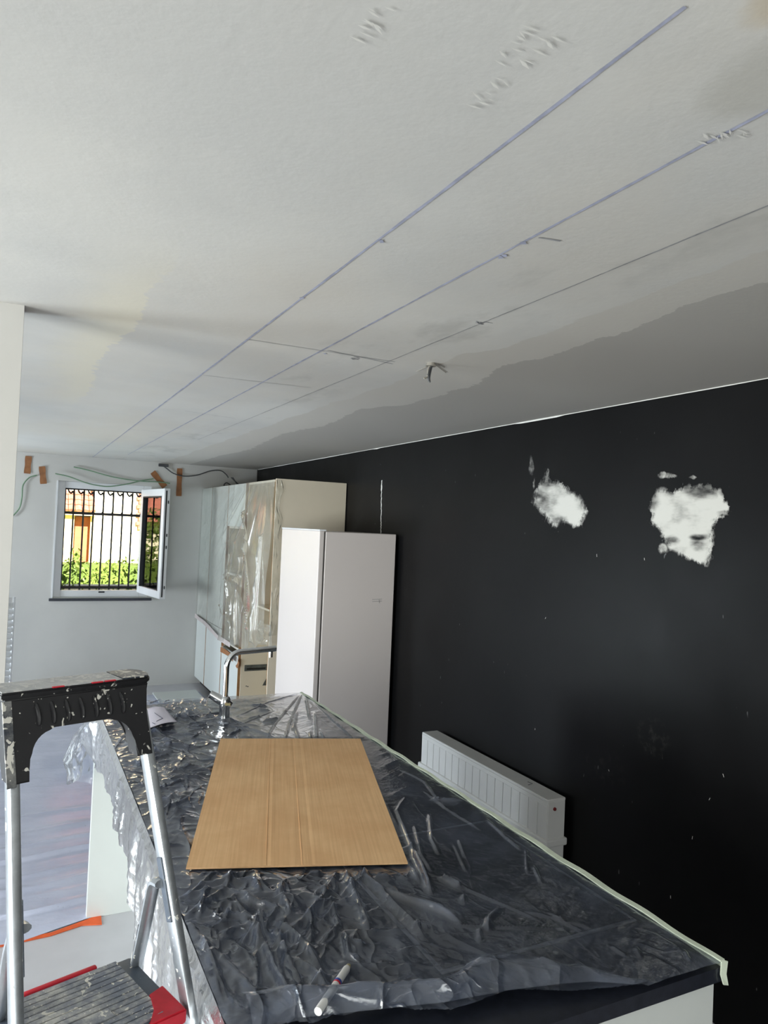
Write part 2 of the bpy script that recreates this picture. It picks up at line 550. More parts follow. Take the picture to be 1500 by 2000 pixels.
def tube(bm, pts, rad, n=10, cap=True, closed=False, squash=None):
    pts = [Vector(p) for p in pts]
    rads = rad if isinstance(rad, (list, tuple)) else [rad]*len(pts)
    t0 = (pts[1]-pts[0]).normalized()
    up = Vector((0, 0, 1)) if abs(t0.z) < 0.9 else Vector((1, 0, 0))
    nrm = (up - t0*up.dot(t0)).normalized()
    rings = []
    for i, p in enumerate(pts):
        if i == 0:
            t = pts[1]-pts[0]
        elif i == len(pts)-1:
            t = pts[-1]-pts[-2]
        else:
            t = (pts[i+1]-pts[i]).normalized()+(pts[i]-pts[i-1]).normalized()
        t.normalize()
        nrm = (nrm - t*nrm.dot(t))
        nrm.normalize()
        bn = t.cross(nrm)
        ring = []
        for k in range(n):
            a = 2*math.pi*k/n
            ca, sa = math.cos(a), math.sin(a)
            if squash:
                ca *= squash
            ring.append(bm.verts.new(p + (nrm*ca + bn*sa)*rads[i]))
        rings.append(ring)
    for r0, r1 in zip(rings[:-1], rings[1:]):
        for k in range(n):
            bm.faces.new((r0[k], r0[(k+1) % n], r1[(k+1) % n], r1[k]))
    if cap:
        bm.faces.new(rings[0][::-1]); bm.faces.new(rings[-1])
    return bm


def mktube(name, pts, rad, mat, parent=None, n=10):
    return link(name, tube(bmesh.new(), pts, rad, n), mat, parent, True, 50)


def smooth_path(pts, sub=8):
    """Catmull-Rom through the points"""
    P = [Vector(p) for p in pts]
    P = [P[0]*2-P[1]] + P + [P[-1]*2-P[-2]]
    out = []
    for i in range(1, len(P)-2):
        for k in range(sub):
            t = k/sub
            out.append(0.5*((2*P[i]) + (P[i+1]-P[i-1])*t + (2*P[i-1]-5*P[i]+4*P[i+1]-P[i+2])*t*t + (3*P[i]-P[i-1]-3*P[i+1]+P[i+2])*t**3))
    out.append(P[-2])
    return out


def prism(bm, outline, depth_vec):
    """closed outline (3D points) extruded by depth_vec"""
    d = Vector(depth_vec)
    a = [bm.verts.new(Vector(p)) for p in outline]
    b = [bm.verts.new(Vector(p)+d) for p in outline]
    n = len(a)
    bm.faces.new(a); bm.faces.new(b[::-1])
    for i in range(n):
        bm.faces.new((a[i], b[i], b[(i+1) % n], a[(i+1) % n]))
    return bm


def grid_mesh(name, V, nu, nv, mat, parent=None, keep=None, smooth=True):
    """V: (nu*nv,3) array, index i*nv+j"""
    I, J = np.meshgrid(np.arange(nu-1), np.arange(nv-1), indexing='ij')
    F = np.stack([I*nv+J, (I+1)*nv+J, (I+1)*nv+J+1, I*nv+J+1], -1).reshape(-1, 4)
    if keep is not None:
        k = keep.reshape(-1)
        F = F[k[F].all(1)]
    used = np.zeros(len(V), bool); used[F.reshape(-1)] = True
    remap = np.cumsum(used)-1
    me = bpy.data.meshes.new(name)
    me.from_pydata(V[used].tolist(), [], remap[F].tolist())
    me.update()
    if smooth:
        me.shade_smooth()
    o = bpy.data.objects.new(name, me); COL.objects.link(o)
    me.materials.append(MAT[mat])
    if parent is not None:
        o.parent = parent
        o.matrix_parent_inverse = parent.matrix_world.inverted()
    return o, used


# value noise / fbm in numpy
_perm = RNG.random((256, 256))


def vnoise(x, y):
    xi = np.floor(x).astype(int); yi = np.floor(y).astype(int)
    fx = x-xi; fy = y-yi
    fx = fx*fx*fx*(fx*(fx*6-15)+10); fy = fy*fy*fy*(fy*(fy*6-15)+10)
    g = lambda a, b: _perm[a % 256, b % 256]
    return (g(xi, yi)*(1-fx)+g(xi+1, yi)*fx)*(1-fy)+(g(xi, yi+1)*(1-fx)+g(xi+1, yi+1)*fx)*fy


def fbm(x, y, o=4, gain=0.5):
    s = 0; a = 1; t = 0
    for i in range(o):
        s = s+a*vnoise(x*2**i+17.3*i, y*2**i+9.1*i); t += a; a *= gain
    return s/t


def ridged(x, y, o=4, gain=0.5):
    s = 0; a = 1; t = 0
    for i in range(o):
        s = s+a*(1-np.abs(2*vnoise(x*2**i+31.7*i, y*2**i+5.9*i)-1))**2; t += a; a *= gain
    return s/t


def seg_dist(px, py, ax, ay, bx, by):
    dx, dy = bx-ax, by-ay
    t = np.clip(((px-ax)*dx+(py-ay)*dy)/(dx*dx+dy*dy+1e-12), 0, 1)
    return np.hypot(px-(ax+t*dx), py-(ay+t*dy)), t


def poly_sdf(px, py, poly):
    """signed distance, positive inside"""
    d = np.full(px.shape, 1e9); ins = np.zeros(px.shape, bool)
    n = len(poly)
    for i in range(n):
        ax, ay = poly[i]; bx, by = poly[(i+1) % n]
        d = np.minimum(d, seg_dist(px, py, ax, ay, bx, by)[0])
        c = ((ay > py) != (by > py)) & (px < (bx-ax)*(py-ay)/(by-ay+1e-12)+ax)
        ins ^= c
    return np.where(ins, d, -d)


def zs(pts, sc, ox, oy):
    return [(x/sc+ox, y/sc+oy) for x, y in pts]


# ================================================================== THE SETTING
H = 2.42        # ceiling
XR = 2.428      # black wall
YF = 8.2        # wall with the window
XL = -3.1       # side wall of the kitchen end, out of sight behind the column
YP = 2.40       # where the side wall turns away to the left
XO = -3.6       # outer wall of the living end
YB = -3.4       # back wall

floor = struct(mkbox('floor', (XO-.2, YB-.2, -0.12), (XR+.2, YF+.3, 0.0), 'floor'), 'light grey smooth floor')
ceiling = struct(mkbox('ceiling', (XO-.2, YB-.2, H), (XR+.2, YF+.3, H+0.15), 'ceiling'), 'patchy white ceiling being repainted')
struct(mkbox('wall_right', (XR, YB-.2, 0), (XR+0.2, YF+.3, H), 'black_wall'), 'black painted wall')


def wall_with_hole(name, axis, pos, thick, a0, a1, h0, h1, z0, z1, mat):
    """wall on a plane; the hole is h0..h1 along and z0..z1 up"""
    bm = bmesh.new()
    def seg(s0, s1, za, zb):
        if s1-s0 < 1e-4 or zb-za < 1e-4:
            return
        if axis == 'y':
            box(bm, (s0, pos, za), (s1, pos+thick, zb))
        else:
            box(bm, (pos, s0, za), (pos+thick, s1, zb))
    seg(a0, h0, 0, H); seg(h1, a1, 0, H); seg(h0, h1, 0, z0); seg(h0, h1, z1, H)
    return struct(link(name, bm, mat))


W0, W1, WZ0, WZ1 = 0.335, 1.265, 0.955, 2.155      # window opening in far wall
wall_with_hole('wall_far', 'y', YF, 0.3, XL-.2, XR, W0, W1, WZ0, WZ1, 'white_wall')
DZ1 = 2.15
DOORS = ((2.56, 4.1), (6.2, 7.5))  # two unseen openings; the pier between keeps light off the fridge front
wall_with_hole('wall_left', 'x', XL-0.2, 0.2, YP+0.12, 5.2, *DOORS[0], 0.0, DZ1, 'white_wall')
wall_with_hole('wall_left', 'x', XL-0.2, 0.2, 5.2, YF, *DOORS[1], 0.0, DZ1, 'white_wall')
# the wall end next to the camera: an L-shaped return
bm = bmesh.new(); box(bm, (-.13, YP, 0), (-0.017, YP+0.08, H))
struct(link('wall_column', bm, 'white_wall'), 'white wall pier beside the ladder')
struct(mkbox('wall_side', (XO, YP, 0), (XL, YP+0.12, H), 'white_wall'))
wall_with_hole('wall_outer', 'x', XO-0.2, 0.2, YB, YP+.12, 0.2, 2.3, 0.05, 2.3, 'white_wall')
wall_with_hole('wall_back', 'y', YB-0.2, 0.2, XO-.2, XR, -2.4, 0.8, 0.45, 2.15, 'white_wall')

# thin ragged white caulk line along the black wall, with a few lumps
bm = bmesh.new()
ys = np.arange(0.3, YF, 0.06)
prev = None
for i, y in enumerate(ys):
    w = 0.0025+0.003*vnoise(np.array([y*3.0]), np.array([0.5]))[0]
    if 2.9 < y < 3.3 or 4.98 < y < 5.05:
        w += 0.004
    a = bm.verts.new((XR-0.0025, y, H-w)); b = bm.verts.new((XR-0.0025, y, H-0.0005)); c = bm.verts.new((XR-w*.8, y, H-0.0005))
    if prev:
        bm.faces.new((prev[0], a, b, prev[1])); bm.faces.new((prev[1], b, c, prev[2])); bm.faces.new((prev[0], prev[2], c, a))
    prev = (a, b, c)
struct(link('trim_1', bm, 'filler'), 'ragged white filler line between ceiling and black wall')

# jointing band along the top of the far wall
bm = bmesh.new()
box(bm, (XL, YF-0.004, 2.325), (XR-.005, YF, H-0.001))
struct(link('trim_2', bm, 'white_wall'), 'plaster band along the top of the window wall')


# lines drawn on the ceiling
def ceil_line(name, p, q, w, mat, wob=0.0, zz=H-0.0012):
    bm = bmesh.new()
    p = np.array(p); q = np.array(q); n = max(2, int(np.linalg.norm(q-p)/0.08))
    t = (q-p)/np.linalg.norm(q-p); s = np.array([-t[1], t[0]])
    prev = None
    for i in range(n+1):
        c = p+(q-p)*i/n + s*wob*(random.random()-.5)
        ww = w*(0.75+0.5*random.random())
        a = bm.verts.new((*(c-s*ww/2), zz)); b = bm.verts.new((*(c+s*ww/2), zz))
        if prev:
            bm.faces.new((prev[0], a, b, prev[1]))
        prev = (a, b)
    return link(name, bm, mat, ceiling)


ceil_line('marker_line', (0.651, 0.592), (0.651, 8.19), 0.0068, 'blue_mark', 0.0012)
ceil_line('marker_line', (0.912, 0.3), (0.915, 7.5), 0.0062, 'blue_mark', 0.0012)
ceil_line('pencil_line', (1.176, 0.3), (1.18, 5.6), 0.0035, 'pencil', 0.0015)
for (x0, y0, x1, y1) in ((.655, 2.382, 1.2, 2.375), (.93, 2.36, 1.21, 2.41), (.66, 3.085, 1.13, 3.05), (.80, 4.17, 1.11, 4.25), (.655, 5.3, 1.0, 5.32)):
    ceil_line('pencil_line', (x0, y0), (x1, y1), 0.0035, 'pencil', 0.002)
for (x, y) in ((1.166, 1.79), (1.193, 5.075), (1.05, 2.42)):      # scribbled figures
    for k in range(5):
        a = (x+random.uniform(-.02, .02), y+random.uniform(-.03, .03))
        ceil_line('pencil_line', a, (a[0]+random.uniform(.015, .035), a[1]+random.uniform(-.02, .02)), 0.004, 'pencil')
ceil_line('pencil_line', onZ(1052, 463, H)[:2], onZ(1095, 470, H)[:2], 0.005, 'pencil')
for px in ((978, 501), (985, 498), (1022, 473), (590, 581), (635, 690), (745, 470)):
    p = onZ(*px, H)
    ceil_line('marker_spot', (p[0]-.005, p[1]-.006), (p[0]+.005, p[1]+.006), 0.010, 'blue_mark', 0, H-.0018)

# trowelled strokes of filler on the ceiling
def filler_stroke(pts, w, n=30):
    bm = bmesh.new()
    for k in range(n):
        i = random.randrange(len(pts)-1); t = random.random()
        c = np.array(pts[i])*(1-t)+np.array(pts[i+1])*t + (np.random.RandomState(k+int(w*1e4)).rand(2)-.5)*w
        L = random.uniform(.02, .05); ang = random.uniform(-.4, .4)+0.2
        d = np.array([math.cos(ang), math.sin(ang)])*L; s = np.array([-d[1], d[0]])*random.uniform(.06, .14)
        d = d*.6; s = s*.5; q = [c-d/2, c+s, c+d/2, c-s]
        bm.faces.new([bm.verts.new((*p, H-0.0022-0.00006*k)) for p in q])
    return link('filler_stroke', bm, 'filler', ceiling)


filler_stroke([onZ(*p, H)[:2] for p in ((1075, 60), (1010, 110), (945, 190))], .05, 22)
filler_stroke([onZ(*p, H)[:2] for p in ((755, 5), (700, 80))], .03, 10)
filler_stroke([onZ(*p, H)[:2] for p in ((1370, 268), (1495, 250))], .03, 14)
filler_stroke([onZ(*p, H)[:2] for p in ((255, 797), (295, 785))], .06, 16)
filler_stroke([onZ(*p, H)[:2] for p in ((85, 720), (120, 714))], .03, 6)
filler_stroke([onZ(*p, H)[:2] for p in ((135, 795), (185, 745))], .05, 12)

# ------------------------------------------------------------------ window in the far wall
win = empty('window_1', (0.8, YF+.1, WZ0)); struct(win, 'white framed window with its sash swung open')
fy0, fy1 = YF+0.03, YF+0.10
bm = bmesh.new()
fw = 0.075
box(bm, (W0, fy0, WZ0), (W0+fw, fy1, WZ1), .004)
box(bm, (W1-fw, fy0, WZ0), (W1, fy1, WZ1), .004)
box(bm, (W0+fw, fy0, WZ0), (W1-fw, fy1, WZ0+.07), .004)
box(bm, (W0+fw, fy0, WZ1-.07), (W1-fw, fy1, WZ1), .004)
link('window_frame', bm, 'pvc', win)
bm = bmesh.new()     # inner stop of the frame
for a, b in (((W0+fw, fy0+.04, WZ0+.07), (W0+fw+.012, fy1, WZ1-.07)), ((W1-fw-.012, fy0+.04, WZ0+.07), (W1-fw, fy1, WZ1-.07)),
             ((W0+fw, fy0+.04, WZ1-.085), (W1-fw, fy1, WZ1-.07))):
    box(bm, a, b)
link('gasket', bm, 'pvc_gasket', win)
mkbox('window_sill', (W0-.03, YF-0.03, WZ0-.035), (W1+.05, YF+.03, WZ0-.008), 'sill', win, .003)
mkbox('strike_plate', (.78, fy0-.004, WZ0+.045), (.84, fy0, WZ0+.06), 'pvc_gasket', win)
# white architrave strip at the left
mkbox('reveal_bead', (W0-.012, YF-.008, WZ0-.01), (W0+.004, YF+.03, WZ1), 'pvc', win)
# open sash, hinged on the right jamb, swung into the room
hx, hy = W1-0.05, YF-0.005
fe = onY(328, 1060, 7.47)
ang = math.atan2(fe[1]-hy, fe[0]-hx)
SW = math.hypot(fe[0]-hx, fe[1]-hy)
Ms = Matrix.Translation((hx, hy, 0)) @ Matrix.Rotation(ang, 4, 'Z')      # local x along the sash, y = thickness
sz0, sz1 = WZ0+.055, WZ1-.045


def sbox(bm, a, b, bev=0):
    n0 = len(bm.verts)
    box(bm, a, b, bev, 1, Ms)


sash = empty('sash', (hx, hy, sz0)); sash.parent = win; sash.matrix_parent_inverse = win.matrix_world.inverted()
bm = bmesh.new()
th = 0.06; rw = 0.075
for a, b in (((0, -th, sz0), (rw, 0, sz1)), ((SW-rw, -th, sz0), (SW, 0, sz1)), ((rw, -th, sz0), (SW-rw, 0, sz0+rw)), ((rw, -th, sz1-rw), (SW-rw, 0, sz1))):
    sbox(bm, a, b, .004)
link('sash_frame', bm, 'pvc', sash)
bm = bmesh.new()
for a, b in (((rw, -th-.002, sz0+rw), (rw+.014, .002, sz1-rw)), ((SW-rw-.014, -th-.002, sz0+rw), (SW-rw, .002, sz1-rw)),
             ((rw, -th-.002, sz1-rw-.012), (SW-rw, .002, sz1-rw)), ((SW-.002, -th*.72, sz0+.02), (SW+.003, -th*.5, sz1-.02))):
    sbox(bm, a, b)
link('sash_gasket', bm, 'pvc_gasket', sash)
bm = bmesh.new(); sbox(bm, (rw, -th*.6, sz0+rw), (SW-rw, -th*.5, sz1-rw)); link('pane', bm, 'glass', sash)
bm = bmesh.new()
for z in (sz0+.1, sz0+.5, sz0+.62, sz1-.15):
    sbox(bm, (SW+.0005, -th*.35, z), (SW+.006, -th*.2, z+.03))
link('lock_bolts', bm, 'pvc_gasket', sash)

# unseen glazed doors in the side wall, placed and split for the light
for nm, (D0, D1) in zip(('door_1', 'door_2'), DOORS):
    dr = empty(nm, (XL-.1, (D0+D1)/2, 0)); struct(dr, 'unseen glazed side door placed for the light')
    bm = bmesh.new()
    for a, b in (((XL-.13, D0, 0), (XL-.06, D0+.06, DZ1)), ((XL-.13, D1-.06, 0), (XL-.06, D1, DZ1)), ((XL-.13, D0+.06, DZ1-.06), (XL-.06, D1-.06, DZ1)),
                 ((XL-.13, D0+.06, 0), (XL-.06, D1-.06, .06))):
        box(bm, a, b, .003)
    link('door_frame', bm, 'pvc', dr)
    mkbox('pane', (XL-.10, D0+.06, .06), (XL-.094, D1-.06, DZ1-.06), 'glass', dr)
# a pale louvred panel that stands proud of that wall beside the door
lv = tag(empty('louvred_panel', (-0.3, 7.4, 0)), 'pale louvred panel standing on the floor, mostly hidden behind the white wall pier', 'panel')
LM = Matrix.Translation((-.004, 7.42, 0)) @ Matrix.Rotation(math.radians(200), 4, 'Z')
bm = bmesh.new()
for a, b in (((0, -.015, 0), (.008, .015, 1.04)), ((.565, -.015, 0), (.6, .015, 1.04)), ((.035, -.015, 0), (.565, .015, .05)), ((.035, -.015, .99), (.565, .015, 1.04))):
    box(bm, a, b, .002, 1, LM)
link('panel_frame', bm, 'pvc', lv)
for k in range(17):
    mt = LM @ Matrix.Translation((.287, 0, .085+k*.055)) @ Matrix.Rotation(math.radians(40), 4, 'X')
    link('slat', box(bmesh.new(), (-.277, -.004, -.024), (.277, .004, .024), 0, 1, mt), 'pvc', lv)

# unseen living-end windows; the one behind the camera is added for light
for nm, a0, a1, z0, z1, ax in (('window_2', 0.2, 2.3, .05, 2.3, 'x'), ('window_3', -2.4, .8, .45, 2.15, 'y')):
    w = empty(nm, (XO if ax == 'x' else 0, 0, z0)); struct(w)
    bm = bmesh.new(); pn = bmesh.new()
    def pl(s0, s1, za, zb, d0, d1, b):
        if ax == 'x':
            box(b, (XO-.2+d0, s0, za), (XO-.2+d1, s1, zb))
        else:
            box(b, (s0, YB-.2+d0, za), (s1, YB-.2+d1, zb))
    for s0, s1, za, zb in ((a0, a0+.07, z0, z1), (a1-.07, a1, z0, z1), (a0, a1, z0, z0+.07), (a0, a1, z1-.07, z1), ((a0+a1)/2-.05, (a0+a1)/2+.05, z0, z1)):
        pl(s0, s1, za, zb, .12, .17, bm)
    pl(a0+.07, a1-.07, z0+.07, z1-.07, .185, .19, pn)
    link('window_frame', bm, 'pvc', w)
    link('pane', pn, 'glass', w)

# ------------------------------------------------------------------ outside the window
g = mkbox('ground_outside', (-30, YF+.3, -0.9), (40, 60, -0.6), 'lawn'); struct(g, 'lawn outside')
gr = tag(empty('window_grille', (.82, YF+.26, 1.0)), 'black wrought iron security grille outside the open window', 'grille')
GY = YF+0.27
gz = lambda px, py: onY(px, py, GY)[2]
gx = lambda px, py: onY(px, py, GY)[0]
zb, zm, zt = gz(205, 1147), gz(205, 1004.5), gz(205, 955)
zb0 = zb-.05
xs = np.linspace(gx(118, 1100), gx(271, 1100), 9)
for z, nm in ((zb, 'rail'), (zm, 'rail'), (zt+.01, 'rail')):
    mkbox(nm, (W0+.005, GY-.006, z-.014), (W1-.005, GY+.006, z+.014), 'iron', gr)
for x in xs:
    mktube('bar', [(x, GY, zb0-.03), (x, GY, zt)], 0.009, 'iron', gr, 6)
dx = xs[1]-xs[0]
for i, x in enumerate(xs):
    pts = [(x-dx*.62, GY, zt-.02), (x-dx*.5, GY, zt-.05), (x-dx*.3, GY, zt-.065), (x-dx*.1, GY, zt-.045), (x, GY, zt-.09)]
    mktube('scroll', smooth_path(pts, 5), 0.0085, 'iron', gr, 6)
    mktube('scroll', smooth_path([(x-dx*.35, GY, zm+.006), (x-dx*.15, GY, zm+.012), (x, GY, zm+.045)], 5), 0.004, 'iron', gr, 5)
for i in (5, 6, 7):
    tube_b = bmesh.new(); bmesh.ops.create_uvsphere(tube_b, u_segments=8, v_segments=6, radius=.011)
    for v in tube_b.verts:
        v.co += Vector((xs[i], GY, zm-.2))
    link('knot', tube_b, 'iron', gr, True)


def leafy(name, x0, x1, y0, y1, z0, z1, n, size, parent=None, seed=1):
    r = np.random.default_rng(seed)
    V = []; F = []
    P = np.stack([r.uniform(x0, x1, n), y0+(y1-y0)*r.random(n)**1.8, r.uniform(z0, z1, n)], 1)
    P[:, 2] += .05*np.sin(P[:, 0]*5)*(P[:, 2]-z0)/(z1-z0)
    for p in P:
        a = r.normal(size=3); a /= np.linalg.norm(a); b = np.cross(a, r.normal(size=3)); b /= np.linalg.norm(b)
        s = size*r.uniform(.6, 1.3); i = len(V)
        V += [p-a*s, p-b*s*.45, p+a*s, p+b*s*.45]; F.append((i, i+1, i+2, i+3))
    me = bpy.data.meshes.new(name); me.from_pydata([tuple(v) for v in V], [], F); me.update()
    me.materials.append(MAT['leaf'])
    o = bpy.data.objects.new(name, me); COL.objects.link(o)
    if parent is not None:
        o.parent = parent
    return o


hd = tag(empty('hedge', (1.2, 11.8, -.6)), 'clipped green hedge across the garden beyond the window grille', 'hedge')
f1 = leafy('foliage', -2.5, 4.0, 11.35, 12.2, -.6, 1.16, 11000, .035, None, 3); f1.parent = hd; f1.matrix_parent_inverse = hd.matrix_world.inverted(); f1['kind'] = 'stuff'
bm = box(bmesh.new(), (-2.5, 11.6, -.6), (4.0, 12.2, 1.08)); bmesh.ops.subdivide_edges(bm, edges=bm.edges[:], cuts=3)
link('hedge_core', bm, 'leaf', hd)
lw = mkbox('garden_wall', (-1.5, 9.9, -.6), (4, 10.05, 0.93), 'coping', None, .01)
tag(lw, 'low pale garden wall in front of the hedge', 'wall')
sh = leafy('low_shrub', 0.1, 1.9, 9.1, 9.6, -.6, 0.975, 2600, .03, None, 5)
tag(sh, 'low green shrubs right outside the window below the grille rail', 'shrub')
bm = bmesh.new()
pl = leafy('garden_plant', .62, .82, 11.0, 11.3, .3, 1.36, 160, .05, None, 9)
tag(pl, 'taller leafy garden plant standing in front of the hedge at its end', 'plant')

hs = tag(empty('house', (2, 20, -.6)), 'cream rendered house with terracotta roof and brown door beyond the hedge', 'house')
HY = 20.0
hX = lambda px, py: onY(px, py, HY)[0]
hZ = lambda px, py: onY(px, py, HY)[2]
dxl, dxr = hX(146, 1050), hX(175, 1050)
dzt = hZ(165, 1010)
bm = bmesh.new()
box(bm, (dxr+.06, HY, -.6), (9, HY+5, 4.6)); box(bm, (-3.2, HY, -.6), (dxl-.35, HY+5, 4.6)); box(bm, (dxl-.35, HY+.25, -.6), (dxr+.06, HY+5, 4.6))
link('wall', bm, 'house_wall', hs)
mkbox('door', (dxl, HY+.1, -.6), (dxr, HY+.24, dzt), 'house_door', hs)
mkbox('door_frame', (dxr, HY-.05, -.6), (dxr+.1, HY+.1, dzt+.05), 'house_trim', hs)
mkbox('lintel', (dxl-.4, HY-.25, dzt+.04), (dxr+.1, HY+.1, dzt+.16), 'house_trim', hs)
mkbox('porch_post', (dxl-.3, HY-.12, -.6), (dxl-.04, HY+.05, dzt+.05), 'house_trim', hs)
wn_ = mkbox('window', (dxl-1.0, HY-.03, hZ(130, 1060)), (dxl-.36, HY+.02, hZ(130, 1018)), 'ext_glass', hs)
# tiled porch roof with visible courses
rf = empty('roof', (dxl, HY, dzt)); rf.parent = hs; rf.matrix_parent_inverse = hs.matrix_world.inverted()
for k in range(9):
    y = HY-.35+k*.16; z = dzt+.16+k*.13
    for j in range(12):
        x = dxl-1.4+j*.16
        if x > dxr+.05+k*.06:
            continue
        link('tile', tube(bmesh.new(), [(x, y, z), (x, y+.22, z+.14)], .085, 6, True, False, .5), 'roof_tile', rf)
for k in range(16):
    x = hX(272, 1000); z = 1.5+k*.11
    mkbox('quoin', (x-.02-.05*(k % 2), HY-.06, z), (x+.35, HY, z+.10), 'roof_tile', hs)
# main roof
bm = bmesh.new(); prism(bm, [(-3.4, HY-.5, 4.4), (-3.4, HY-.5, 4.6), (-3.4, HY+2.5, 6.4), (-3.4, HY+2.5, 6.2)], (12.6, 0, 0)); link('main_roof', bm, 'roof_tile', hs)
# second house, off to the side, that shows as a reflection in the open sash
h2 = tag(empty('neighbour_house', (-9, 22, -.6)), 'red tiled house off to the side, mirrored in the open sash glass', 'house')
mkbox('wall', (-14, 22.5, -.6), (-5.2, 28, 1.9), 'house_wall', h2)
bm = bmesh.new(); prism(bm, [(-14.4, 22, 1.7), (-14.4, 25.2, 5.4), (-14.4, 28.5, 1.7)], (9.3, 0, 0)); link('roof', bm, 'roof_tile', h2)
tr = tag(empty('garden_tree', (-2.6, 14.5, -.6)), 'pale green bushy garden tree mirrored in the open sash glass', 'tree')
f2 = leafy('foliage', -4.6, -0.9, 13.8, 15.2, -.2, 1.95, 5200, .06, None, 12); f2.parent = tr; f2.matrix_parent_inverse = tr.matrix_world.inverted()
mktube('trunk', [(-2.6, 14.5, -.6), (-2.6, 14.5, .5), (-2.55, 14.5, 1.4)], .07, 'raw_edge', tr)

# ================================================================== KITCHEN ISLAND
IX0, IX1, IY0, IY1 = 0.365, 1.362, 1.056, 3.612
CT = 0.92        # top of worktop
isl = tag(empty('island_cabinet', (0.9, 2.3, 0)), 'white island cabinet under the film-covered dark worktop', 'cabinet')
mkbox('carcass', (IX0+.33, IY0+.05, .10), (IX1-.03, IY1-.05, CT-.032), 'cab_white', isl)
mkbox('plinth', (IX0+.37, IY0+.08, 0), (IX1-.08, IY1-.08, .10), 'black_gap', isl)
mkbox('end_panel', (IX0-.012, IY1-.085, 0.0), (IX1-.012, IY1-.05, CT-.031), 'cab_white', isl, .001)
mkbox('end_panel', (IX0+.30, IY0+.012, 0.0), (IX1-.006, IY0+.05, CT-.031), 'cab_white', isl, .001)
yy = np.linspace(IY0+.052, IY1-.088, 5)
for i in range(4):          # doors toward the black wall
    d_ = mkbox('door', (IX1-.03, yy[i]+.002, .11), (IX1-.008, yy[i+1]-.002, CT-.05), 'cab_white', isl, .001)
for i in range(4):          # back panels under the overhang
    mkbox('back_panel', (IX0+.312, yy[i]+.001, .0), (IX0+.33, yy[i+1]-.001, CT-.032), 'cab_white', isl, .001)

# worktop with a cut-out for the sink
SK = (0.915, 1.275, 2.86, 3.36)      # sink x0,x1,y0,y1
bm = bmesh.new()
z0, z1 = CT-.03, CT
for a, b in (((IX0, IY0, z0), (IX1, SK[2], z1)), ((IX0, SK[3], z0), (IX1, IY1, z1)), ((IX0, SK[2], z0), (SK[0], SK[3], z1)), ((SK[1], SK[2], z0), (IX1, SK[3], z1))):
    box(bm, a, b)
bmesh.ops.remove_doubles(bm, verts=bm.verts, dist=1e-5)
wt = link('worktop', bm, 'worktop')
tag(wt, 'dark anthracite island worktop under a clear plastic dust sheet', 'worktop')

sk = tag(empty('sink', ((SK[0]+SK[1])/2, (SK[2]+SK[3])/2, CT-.2)), 'pale steel sink basin let into the worktop beside the tap', 'sink')
bm = bmesh.new()
t = .004
cx0, cx1, cy0, cy1 = SK[0]+.002, SK[1]-.002, SK[2]+.002, SK[3]-.002
zb_ = CT-.19
for a, b in (((cx0, cy0, zb_), (cx1, cy1, zb_+t)), ((cx0, cy0, zb_), (cx0+t, cy1, CT)), ((cx1-t, cy0, zb_), (cx1, cy1, CT)), ((cx0, cy0, zb_), (cx1, cy0+t, CT)), ((cx0, cy1-t, zb_), (cx1, cy1, CT))):
    box(bm, a, b)
link('basin', bm, 'steel', sk)
bm = bmesh.new()
for a, b in (((cx0-.014, cy0-.014, CT+.0005), (cx1+.014, cy0, CT+.004)), ((cx0-.014, cy1, CT+.0005), (cx1+.014, cy1+.014, CT+.004)), ((cx0-.014, cy0, CT+.0005), (cx0, cy1, CT+.004)), ((cx1, cy0, CT+.0005), (cx1+.014, cy1, CT+.004))):
    box(bm, a, b, .001)
link('rim', bm, 'steel', sk)
bm = bmesh.new(); bmesh.ops.create_cone(bm, cap_ends=True, segments=20, radius1=.04, radius2=.04, depth=.006, matrix=Matrix.Translation(((cx0+cx1)/2, (cy0+cy1)/2, zb_+.008))); link('drain', bm, 'chrome', sk)
# pale slab over the basin; its colour stands in for the film's bright reflection
bd = mkbox('sink_reflection_patch', (SK[0]-.005, SK[2]-.006, CT+.0045), (SK[1]-.10, SK[3]-.02, CT+.0095), 'niche', None, .003)
tag(bd, 'pale board laid over the sink under the plastic sheet', 'board')

# induction hob, a framed black rectangle at the near right of the worktop
hb = tag(empty('induction_hob', (1.07, 1.565, CT)), 'black induction hob with a pale metal frame under the plastic sheet', 'hob')
hx0, hx1, hy0, hy1 = 0.80, 1.328, 1.258, 1.872
mkbox('glass_plate', (hx0+.009, hy0+.009, CT+.0005), (hx1-.009, hy1-.009, CT+.004), 'glass_black', hb)
bm = bmesh.new()
for a, b in (((hx0, hy0, CT+.0005), (hx1, hy0+.009, CT+.005)), ((hx0, hy1-.009, CT+.0005), (hx1, hy1, CT+.005)), ((hx0, hy0+.009, CT+.0005), (hx0+.009, hy1-.009, CT+.005)), ((hx1-.009, hy0+.009, CT+.0005), (hx1, hy1-.009, CT+.005))):
    box(bm, a, b, .001)
link('frame', bm, 'hob_frame', hb)

# ------------------------------------------------------------------ tap
TB = onZ(437, 1415, CT); tx, ty = 0.843, 3.177
tp = tag(empty('kitchen_tap', (tx, ty, CT)), 'tall chrome kitchen tap with a bent horizontal spout and side lever', 'tap')


def lathe(bm, prof, cx, cy, n=24):
    rings = []
    for r, z in prof:
        rings.append([bm.verts.new((cx+r*math.cos(2*math.pi*k/n), cy+r*math.sin(2*math.pi*k/n), z)) for k in range(n)])
    for a, b in zip(rings[:-1], rings[1:]):
        for k in range(n):
            bm.faces.new((a[k], a[(k+1) % n], b[(k+1) % n], b[k]))
    bm.faces.new(rings[0][::-1]); bm.faces.new(rings[-1])
    return bm


